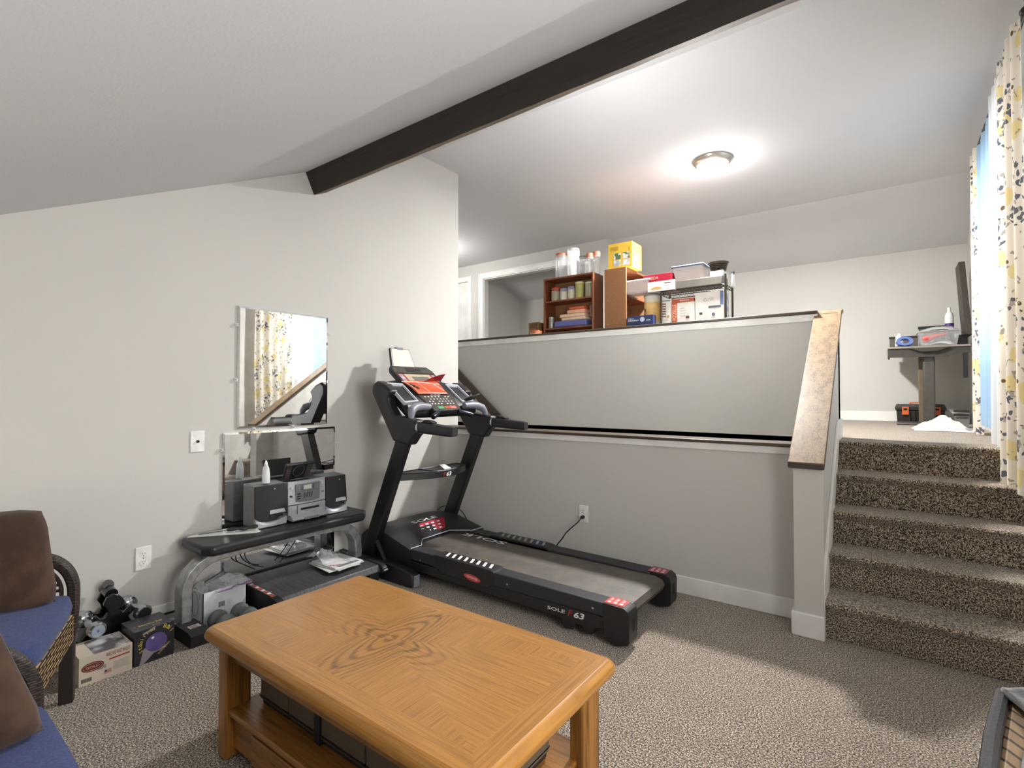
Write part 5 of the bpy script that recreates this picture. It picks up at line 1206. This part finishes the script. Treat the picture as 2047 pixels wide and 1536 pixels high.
# ================================================================== STORAGE BEHIND UPPER HALF WALL
CHW = pm('cherry laminate', '#6d3d25', .42, col2='#7d4a30', scale=8, stretch=(1, 1, .2)); CHK = pm('brown hardboard back', '#8a5f3c', .75, scale=60); CHD = pm('dark cabinet inside', '#2e1a12', .6); CHE = pm('pale chipboard edge', '#a58a63', .6)
BZ1 = 2.365
def bookcase(label, M, wd, dp, shelves, side=None):
    o = thing('bookcase', label, 'bookcase', tuple(M.translation)); t = .016
    h = BZ1-UZ
    for x in (0, wd-t): 
        m = MB(); m.box(x, x+t, 0, dp, 0, h, side or CHW, M)
        if side:
            for yy in (.03, dp-.03):
                for z in (.945, 1.17): m.lathe([(.004, 0), (.004, .0015), (.001, .0015)], (0, 0, 0), CHROME, n=8, M=M @ T(x, yy, z) @ Matrix.Rotation(-PI/2, 4, 'Y'))
        m.build('side_panel', o, bevel=.001)
    MB().box(t, wd-t, 0, dp, h-t, h, CHW, M).build('top', o, bevel=.001)
    for z in shelves: MB().box(t, wd-t, .004, dp, z-UZ, z-UZ+t, CHW, M).build('shelf', o, bevel=.001)
    m = MB(); m.box(0, wd, dp, dp+.004, 0, h, CHK, M)
    for x in (.05, wd-.05):
        for z in (.2, .55, .9, 1.02, 1.25, 1.42): m.lathe([(.004, 0), (.004, .0015), (.001, .0015)], (0, 0, 0), CHROME, n=8, M=M @ T(x, dp+.004, z) @ Matrix.Rotation(-PI/2, 4, 'X'))
    m.build('back_panel', o); return o
MA = T(-2.855, 4.40, UZ); bookcase('cherry bookcase with jars facing the stairs, left of the pair', MA, .565, .205, (2.12, 1.845, 1.55, 1.25))
MBk = T(-1.955, 4.40, UZ) @ Rz(PI/2); bookcase('cherry bookcase turned sideways with its brown back showing, under the yellow carton', MBk, .57, .212, (2.10, 1.83, 1.55), side=CHK)
# jars on the left bookcase, top
def jar(label, c, r, h, mat, lid=None, lidh=.012, rings=False, inner=None, name='storage_jar', group=None, neck=None):
    o = thing(name, label, 'jar', c, group=group)
    pr3 = [(.001, .001), (r*.96, .001), (r, .006), (r, h*.9), (r*(neck or .98), h)]
    MB().lathe(pr3, c, mat, n=24, cap=False).build('jar_body', o)
    if inner: MB().lathe([(.001, .003), (r*.93, .003), (r*.93, h*inner[1]), (.001, h*inner[1]+.004)], c, inner[0], n=20).build('content', o)
    if lid: MB().lathe([(.001, h+lidh), (r*1.02, h+lidh), (r*1.05, h+lidh*.5), (r*1.03, h-.004), (r*.9, h-.004)], c, lid, n=24).build('lid', o)
    return o
ORL = pm('orange red lid', '#b4552e', .4); REDL = pm('rust lid', '#b06a52', .5); BLUL = pm('lavender lid', '#7a7fa6', .5)
zt = BZ1+.0005
jar('tall clear jar with orange red lid on the left bookcase', (-2.705, 4.50, zt), .058, .245, CLEARP, ORL, .012)
jar('widest tall frosted tumbler stack behind the jars', (-2.59, 4.548, zt), .062, .30, clear('frosted tumbler', '#f2f4f5', .35, .3))
jar('clear lidless tumbler in front of the frosted stack', (-2.545, 4.445, zt), .047, .155, clear('frosted tumbler', '#f2f4f5', .35, .3))
jar('clear glass jar with grey rim on the left bookcase top', (-2.445, 4.50, zt), .046, .185, CLEARP, pm('grey rim', '#6a6c70', .4), .008)
jar('clear glass jar with rust lid, left of the two', (-2.365, 4.47, zt), .034, .165, CLEARP, REDL, .035)
jar('clear glass jar with rust lid, right of the two', (-2.315, 4.52, zt), .036, .185, CLEARP, REDL, .035)
# jars on upper shelf (2.12..)
zs = 2.1365
OIL = pm('olive content', '#a3a25f', .5); CREAM = pm('cream content', '#cbb896', .6); TANc = pm('tan content', '#9f9370', .6)
jar('plastic bottle with red cap in the upper bookcase shelf', (-2.745, 4.46, zs), .045, .115, clear('cloudy plastic', '#b5ab92', .6, .3), pm('red cap', '#b3402f', .5), .02, neck=.35, name='bottle')
jar('short jar with lavender lid beside the red capped bottle', (-2.645, 4.455, zs), .038, .105, CLEARP, BLUL, .012, inner=(CREAM, .8))
jar('second short jar with lavender lid, beside the green canister', (-2.56, 4.455, zs), .036, .112, CLEARP, BLUL, .014, inner=(CREAM, .85))
jar('pale green canister in the upper bookcase shelf', (-2.47, 4.46, zs), .042, .150, OIL, pm('pale rim', '#c9c8a6', .5), .010, name='canister')
jar('olive jar at the right end of the upper bookcase shelf', (-2.365, 4.47, zs), .044, .140, clear('olive glass', '#a7a285', .65, .2), pm('pale rim', '#c9c8a6', .5), .008)
# lower shelf (top 1.861)
zl = 1.8625
def box_thing(name, label, cat, x0, x1, y0, y1, z0, z1, mat, bev=.003, extra=None, part='box', group=None):
    o = thing(name, label, cat, ((x0+x1)/2, (y0+y1)/2, z0), group=group); m = MB(); m.box(x0, x1, y0, y1, z0, z1, mat)
    if extra: extra(m)
    m.build(part, o, bevel=bev); return o
jar('small grey tin on the lower bookcase shelf', (-2.79, 4.45, zl), .032, .10, pm('grey tin', '#8d8a84', .35, .5), pm('pewter', '#9b9994', .3, .7), .014, name='tin')
PX = pm('periwinkle plastic', '#5a629a', .4); PEACH = pm('peach plastic', '#dfc2a8', .5); ORP = pm('orange plastic', '#c9603a', .45)
box_thing('food_container', 'periwinkle blue flat container at the bottom of the stack', 'container', -2.74, -2.37, 4.41, 4.57, zl, zl+.062, PX, .012)
box_thing('food_container', 'peach container lying on the blue one', 'container', -2.66, -2.39, 4.42, 4.57, zl+.063, zl+.093, PEACH, .010)
box_thing('food_container', 'wide peach lid above the peach container', 'container', -2.68, -2.40, 4.42, 4.57, zl+.094, zl+.128, PEACH, .010)
box_thing('food_container', 'coral container second from the top of the stack', 'container', -2.60, -2.40, 4.43, 4.57, zl+.129, zl+.168, pm('coral pale plastic', '#e3a991', .45), .010)
box_thing('food_container', 'orange container on top of the container stack', 'container', -2.585, -2.41, 4.44, 4.57, zl+.169, zl+.200, ORP, .012)
o = thing('plate', 'pink patterned round plate leaning at the right of the lower shelf', 'plate', (-2.345, 4.48, zl))
m = MB(); Mp = T(-2.335, 4.50, zl+.115) @ Matrix.Rotation(math.radians(78), 4, 'Y') @ Rz(.2)
m.lathe([(.001, -.004), (.06, -.004), (.098, .010), (.099, .013), (.06, 0), (.001, 0)], (0, 0, 0), pm('pink pattern glaze', '#c98d84', .35, col2='#e9dcd8', scale=30), n=32, M=Mp); m.build('plate', o)
# things on cap left of bookcase
Zw = 1.7655
o = box_thing('food_carton', 'brown and gold food carton left of the bookcase', 'box', -3.04, -2.92, 4.40, 4.50, UZ, 1.935, pm('gold brown carton', '#8a6a35', .55, col2='#3f2d1e', scale=14), .002)
jar('round container with orange lid left of the bookcase', (-2.905, 4.335, UZ), .06, .92, clear('amber tub', '#d2a489', .7, .25), ORL, .014, name='food_tub')
jar('white canister with black mark left of the bookcase', (-2.925, 4.55, UZ), .05, 1.02, pm('white enamel', '#dfdcd6', .4), pm('white enamel lid', '#e9e6e0', .4), .05, name='canister')
# yellow carton
YC = pm('yellow carton', '#dcb43c', .5, scale=6); PHO = pm('leafy photo print', '#4f6b45', .5, col2='#d9d6cc', scale=22, mixr=(.45, .55)); PHW = pm('grey white photo', '#9fa6a6', .5, col2='#e0e2e0', scale=16)
def yex(m):
    x0, x1, y0, z0 = -2.14, -1.905, 4.42, zt
    for a, b in ((.055, .02), (.055, .085), (.145, .02), (.145, .085)):
        m.add([(x0+a, y0-.0008, z0+b), (x0+a+.07, y0-.0008, z0+b), (x0+a+.07, y0-.0008, z0+b+.058), (x0+a, y0-.0008, z0+b+.058)], [(0, 1, 2, 3)], PHO if b > .05 else PHW)
    yy = 4.42
    m.add([(x1+.0008, yy+.02, z0+.0), (x1+.0008, yy+.17, z0+.0), (x1+.0008, yy+.17, z0+.14), (x1+.0008, yy+.05, z0+.12)], [(0, 1, 2, 3)], PHO)
    m.text('SodaStream', (x1-.02, y0-.0012, z0+.08), (0, 0, 1), (-1, 0, 0), .02, pm('brown print', '#7a5a22', .5), width=.11)
    for k in range(5): m.box(x0+.02, x0+.1, y0-.001, y0-.0006, z0+.17+k*.008, z0+.172+k*.008, pm('brown print', '#7a5a22', .5))
box_thing('yellow_carton', 'yellow product carton with photos on the right bookcase', 'box', -2.14, -1.905, 4.42, 4.64, zt, zt+.235, YC, .001, yex)
# things in the sideways bookcase (opening looks right)
o = thing('food_container', 'clear tub with white lid jutting from the sideways bookcase', 'container', (-1.86, 4.62, 2.117))
m = MB(); zz = 2.118
m.loft([[(a, b, zz+z) for a, b in ((-2.10+e, 4.425+e), (-1.75-e, 4.425+e), (-1.75-e, 4.63-e), (-2.10+e, 4.63-e))] for z, e in ((0, .03), (.012, .015), (.105, 0))], clear('cloudy tub', '#e9dfdd', .55, .3), cap=False); m.box(-2.07, -1.78, 4.455, 4.60, zz, zz+.003, FROST)
m.build('tub', o, smooth=30)
MB().box(-2.11, -1.74, 4.415, 4.64, zz+.105, zz+.118, WHITE).build('lid', o, bevel=.006)
crumple('snack_packets', 'orange and pink packets inside the clear tub', (-1.93, 4.53, zz+.005), .25, .13, .06, 51, pm('snack wrappers', '#d89a86', .5, col2='#efe4dc', scale=30), cat='packets')
def bex(m):
    m.text('PIZZA', (-1.93, 4.3992, 1.873), (1, 0, 0), (0, 0, 1), .010, PRINTW, width=.05); m.text('DIGIORNO', (-1.935, 4.3992, 1.855), (1, 0, 0), (0, 0, 1), .013, PRINTW, width=.10, bold=.02)
    m.lathe([(.022, 0), (.022, -.001), (.001, -.001)], (-1.80, 4.40, 1.866), pm('seal print', '#b9c3d6', .5), 'y', 18); m.box(-1.765, -1.725, 4.3990, 4.3994, 1.853, 1.860, PRINTW)
box_thing('blue_carton', 'dark blue flat carton with white lettering behind the half wall cap', 'box', -1.945, -1.70, 4.40, 4.465, 1.81, 1.902, pm('navy carton', '#27345e', .45), .002, lambda m: (m.box(-1.945, -1.70, 4.402, 4.465, UZ, 1.81, pm('navy carton', '#27345e', .45)), bex(m)))
o = jar('round canister with yellow label in front of the wire rack', (-1.762, 4.548, UZ), .075, 1.19, pm('clear canister plastic', '#cfcabd', .4), pm('grey lid', '#8b8c8c', .4), .010, name='canister')
MB().lathe([(.0757, .96), (.0757, 1.13)], (-1.762, 4.548, UZ), pm('yellow label', '#d3a55a', .5, col2='#dcb878', scale=20), n=24, cap=False).build('label', o)
m = MB(); m.add([(-1.762+.0765*math.sin(t_), 4.548-.0765*math.cos(t_), UZ+z_) for t_, z_ in [(-.75+.28*math.cos(q_), 1.045+.032*math.sin(q_)) for q_ in [2*PI*i/16 for i in range(16)]]], [tuple(range(16))], pm('dark green seal', '#2f4a3a', .5)); m.build('seal', o)
# wire rack
WIR = pm('bronze wire', '#4a443d', .4, .6)
wr = thing('wire_rack', 'bronze wire shelving rack loaded with boxes behind the half wall', 'shelving rack', (-1.36, 4.60, UZ))
RXa, RXb, RYa, RYb = -1.645, -1.10, 4.45, 4.68
for x in (RXa, RXb):
    for y in (RYa, RYb):
        if (x, y) == (RXa, RYa): pass
        MB().tube([(x, y, UZ), (x, y, 2.19)], .009, WIR, n=8).build('post', wr)
for z in (1.815, 2.105):
    m = MB()
    for y in (RYa, RYb):
        m.tube([(RXa, y, z), (RXb, y, z)], .004, WIR, n=5); m.tube([(RXa, y, z-.030), (RXb, y, z-.030)], .004, WIR, n=5)
        nz = 22; m.tube([(RXa+(RXb-RXa)*i/nz, y, z-(.030 if i % 2 else 0)) for i in range(nz+1)], .0022, WIR, n=4)
    for x in (RXa, RXb):
        m.tube([(x, RYa, z), (x, RYb, z)], .004, WIR, n=5); m.tube([(x, RYa, z-.03), (x, RYb, z-.03)], .004, WIR, n=5); nz = 8; m.tube([(x, RYa+(RYb-RYa)*i/nz, z-(.030 if i % 2 else 0)) for i in range(nz+1)], .0022, WIR, n=4)
    for i in range(1, 24): x = RXa+(RXb-RXa)*i/24; m.tube([(x, RYa, z), (x, RYb, z)], .0018, WIR, n=4)
    m.build('wire_shelf', wr)
z2 = 2.1100; z1_ = 1.8200
def onei(m): m.text('ONEIDA', (-1.79, 4.4292, z2+.108), (1, 0, 0), (0, 0, 1), .026, pm('pale gold print', '#e6b6a0', .5), width=.13)
box_thing('cutlery_box', 'red box with gold lettering on the wire rack top', 'box', -1.80, -1.54, 4.43, 4.62, z2+.088, z2+.152, pm('crimson box', '#a01c34', .35), .002, onei)
def wbx(m):
    m.box(-1.61, -1.55, 4.4290, 4.4294, z2+.062, z2+.069, PRINTK)
    m.add([(-1.68+.04*math.cos(t_)*1.3, 4.4290, z2+.018+.022*math.sin(t_)) for t_ in [PI*i/12 for i in range(13)]], [tuple(range(13))], pm('tan loaf print', '#c39552', .6))
box_thing('white_carton', 'white carton with loaf picture under the red box', 'box', -1.76, -1.515, 4.43, 4.64, z2, z2+.087, pm('pinkish white carton', '#e0d5d0', .55), .002, wbx)
box_thing('baking_pan', 'long grey baking pan on the wire rack top shelf', 'pan', -1.510, -1.125, 4.44, 4.64, z2, z2+.072, pm('grey pan', '#78746c', .4, .3), .006)
o = thing('food_container', 'clear bin with slate blue lid on the wire rack top', 'container', (-1.40, 4.54, z2+.075))
zz = z2+.073; m = MB(); m.loft([[(a, b, zz+z) for a, b in ((-1.535+e, 4.44+e), (-1.285-e, 4.44+e), (-1.285-e, 4.63-e), (-1.535+e, 4.63-e))] for z, e in ((0, .02), (.11, 0))], clear('cloudy tub', '#e9dfdd', .55, .3), cap=False); m.build('tub', o, smooth=30)
MB().box(-1.55, -1.27, 4.43, 4.64, zz+.11, zz+.128, pm('slate blue lid', '#5b6786', .45)).build('lid', o, bevel=.008)
box_thing('wooden_block', 'tan block inside the blue lidded bin', 'block', -1.42, -1.31, 4.50, 4.58, zz+.03, zz+.09, pm('tan block', '#cdab80', .6), .004)
box_thing('pink_packet', 'pale pink packet at the bottom of the blue lidded bin', 'packet', -1.51, -1.31, 4.49, 4.60, zz+.003, zz+.028, pm('pale pink', '#e2c3bf', .6), .004)
o = box_thing('white_carton', 'small white carton at the right end of the wire rack top', 'box', -1.225, -1.12, 4.46, 4.60, z2+.073, z2+.118, pm('white card', '#dedcd6', .55), .002)
o = thing('cake_pan', 'stack of dark ribbed round pans on the rack', 'pan', (-1.18, 4.53, z2+.12))
m = MB(); pr4 = [(.001, 0)]
for k in range(5): pr4 += [(.052+k*.004, .002+k*.014), (.060+k*.004, .004+k*.014), (.060+k*.004, .010+k*.014)]
pr4 += [(.084, .074), (.085, .078), (.070, .076), (.001, .070)]; m.lathe(pr4, (-1.175, 4.53, z2+.119), pm('dark ribbed pan', '#4d4438', .35, .5), n=30); m.build('pan', o, smooth=20)
o = thing('clear_packet', 'clear plastic packet at the right back of the rack', 'packet', (-1.08, 4.66, z2)); crumple_m = MB()
crumple_m.loft([[(-1.095, 4.60, z2+.001), (-1.075, 4.60, z2+.001), (-1.075, 4.68, z2+.001), (-1.095, 4.68, z2+.001)], [(-1.09, 4.61, z2+.11), (-1.08, 4.61, z2+.11), (-1.08, 4.67, z2+.11), (-1.09, 4.67, z2+.11)]], BAGP); crumple_m.build('packet', o)
MB().lathe([(.001, 0), (.012, 0), (.012, .02), (.001, .024)], (-1.085, 4.64, z2+.11), BLACKP, n=12).build('knob', o)
# lower shelf row
def be1(m):
    y = 4.4592
    for k in range(6): m.add([(-1.645+.0*k, y, z1_+.06+k*.022), (-1.605, y, z1_+.055+k*.022), (-1.605, y, z1_+.068+k*.022), (-1.655, y, z1_+.07+k*.022)], [(0, 1, 2, 3)], pm('brown biscuit print', '#6a4632', .5))
    m.box(-1.648, -1.565, y-.0003, y, z1_+.195, z1_+.207, pm('grey blue print', '#7d8894', .5)); m.lathe([(.012, 0), (.012, -.001), (.001, -.001)], (-1.585, y, z1_+.06), pm('gold seal', '#b08a3e', .5), 'y', 12)
box_thing('food_carton', 'white carton with stacked biscuits picture on the lower rack shelf', 'box', -1.652, -1.555, 4.462, 4.62, z1_, z1_+.215, pm('off white carton', '#dad5cd', .55), .002, be1)
def be2(m):
    y = 4.4592
    m.box(-1.553, -1.505, y-.0004, y, z1_, z1_+.18, pm('rust panel', '#a8492c', .5)); m.text('PIZZELLE', (-1.512, y-.0008, z1_+.02), (0, 0, 1), (-1, 0, 0), .034, pm('pale coral print', '#dfa487', .5), width=.14, bold=.02)
    m.text('MACCHINA', (-1.48, y-.0008, z1_+.182), (1, 0, 0), (0, 0, 1), .013, PRINTW, width=.08)
    for k in range(4): m.box(-1.48, -1.44+.01*k, y-.0004, y, z1_+.12-k*.022, z1_+.124-k*.022, pm('grey small print', '#9c948a', .6))
    m.box(-1.43, -1.40, y-.0004, y, z1_+.03, z1_+.05, pm('gold brown carton', '#8a6a35', .55))
box_thing('appliance_carton', 'white and rust red carton in the middle of the lower rack shelf', 'box', -1.553, -1.355, 4.46, 4.62, z1_, z1_+.172, pm('off white carton', '#dad5cd', .55), .002, be2)
box_thing('appliance_lid_carton', 'rust red flat carton lying on the middle carton', 'box', -1.553, -1.36, 4.462, 4.62, z1_+.1735, z1_+.205, pm('rust carton', '#b4522f', .5), .002)
def be3(m):
    y = 4.4592
    m.text('Grill', (-1.28, y-.0004, z1_+.155), (1, 0, .1), (0, 0, 1), .03, pm('grey script print', '#a7a29a', .5), width=.08); m.box(-1.24, -1.14, y-.0004, y, z1_+.10, z1_+.118, pm('slate print', '#5b5c6c', .5))
    m.lathe([(.014, 0), (.014, -.001), (.001, -.001)], (-1.20, y, z1_+.045), pm('slate print', '#5b5c6c', .5), 'y', 12); m.box(-1.315, -1.29, y-.0004, y, z1_+.05, z1_+.07, pm('gold brown carton', '#8a6a35', .55))
    m.box(-1.145, -1.12, y-.0004, y, z1_+.12, z1_+.235, pm('blue print', '#5f6fa8', .5)); m.box(-1.1145, -1.114, 4.47, 4.60, z1_+.02, z1_+.22, pm('blue grey print', '#8f94ac', .5, col2='#d8d8dc', scale=18))
box_thing('appliance_carton', 'tall white carton with script lettering at the right of the rack', 'box', -1.350, -1.115, 4.46, 4.62, z1_, z1_+.24, pm('off white carton', '#dad5cd', .55), .002, be3)
# ================================================================== CAMERA, LIGHT
F = 1028.; cam = bpy.data.cameras.new('camera'); cam.sensor_width = 36; cam.lens = 36*F/2047; cam.clip_start = .02
co = bpy.data.objects.new('camera', cam); COL.objects.link(co)
co.location = (0, 0, 1.2); pitch = math.atan(19/F)
co.rotation_euler = (PI/2+pitch, 0, math.radians(36.5)); bpy.context.scene.camera = co
def area(name, loc, rot, sx, sy, power, col, spread=PI):
    l = bpy.data.lights.new(name, 'AREA'); l.shape = 'RECTANGLE'; l.size = sx; l.size_y = sy; l.energy = power; l.color = col; l.spread = spread
    o = bpy.data.objects.new(name, l); COL.objects.link(o); o.location = loc; o.rotation_euler = rot; return o
def point(name, loc, r, power, col):
    l = bpy.data.lights.new(name, 'POINT'); l.shadow_soft_size = r; l.energy = power; l.color = col
    o = bpy.data.objects.new(name, l); COL.objects.link(o); o.location = loc; return o
point('lamp_bulb', (-1.182, 4.395, CZ-.17), .06, 7, (1, .97, .93))
l = area('lamp_glow_down', (-1.182, 4.395, CZ-.12), (0, 0, 0), .2, .2, 125, (1, .98, .95))
o_ = area('added_beam_fill', (-1.3, 2.10, 2.66), (0, 0, 0), 3.0, .08, 19, (1, .99, .97)); o_.data.spread = math.radians(150); o_.rotation_euler = Vector((0, -.80, -.60)).to_track_quat('Z', 'X').to_euler()  # fill strip added out of sight behind the beam to brighten the loft
point('hall_lamp_bulb', (-5.0, 4.7, 2.85), .12, 28, (1, .98, .95))
area('daylight_upper_window', (RX+.25, 4.475, 2.1), (0, PI/2, 0), 1.35, 1.3, 14, (.95, .97, 1))
area('daylight_near_window', (RX+.25, .95, 1.22), (0, PI/2, 0), 1.0, 1.2, 42, (1, .975, .94))
point('added_room_fill', (-1.5, -.9, .85), .2, 16, (1, .93, .84))  # unseen fill light added behind the camera for the left wall and ceiling
w = bpy.data.worlds.new('sky'); bpy.context.scene.world = w; w.use_nodes = True
bg = w.node_tree.nodes['Background']; bg.inputs[0].default_value = (.75, .86, 1, 1); bg.inputs[1].default_value = 1.6
vs = bpy.context.scene.view_settings; vs.view_transform = 'Standard'; vs.look = 'None'; vs.exposure = .64; vs.gamma = 1; vs.use_curve_mapping = False
bpy.context.view_layer.update()
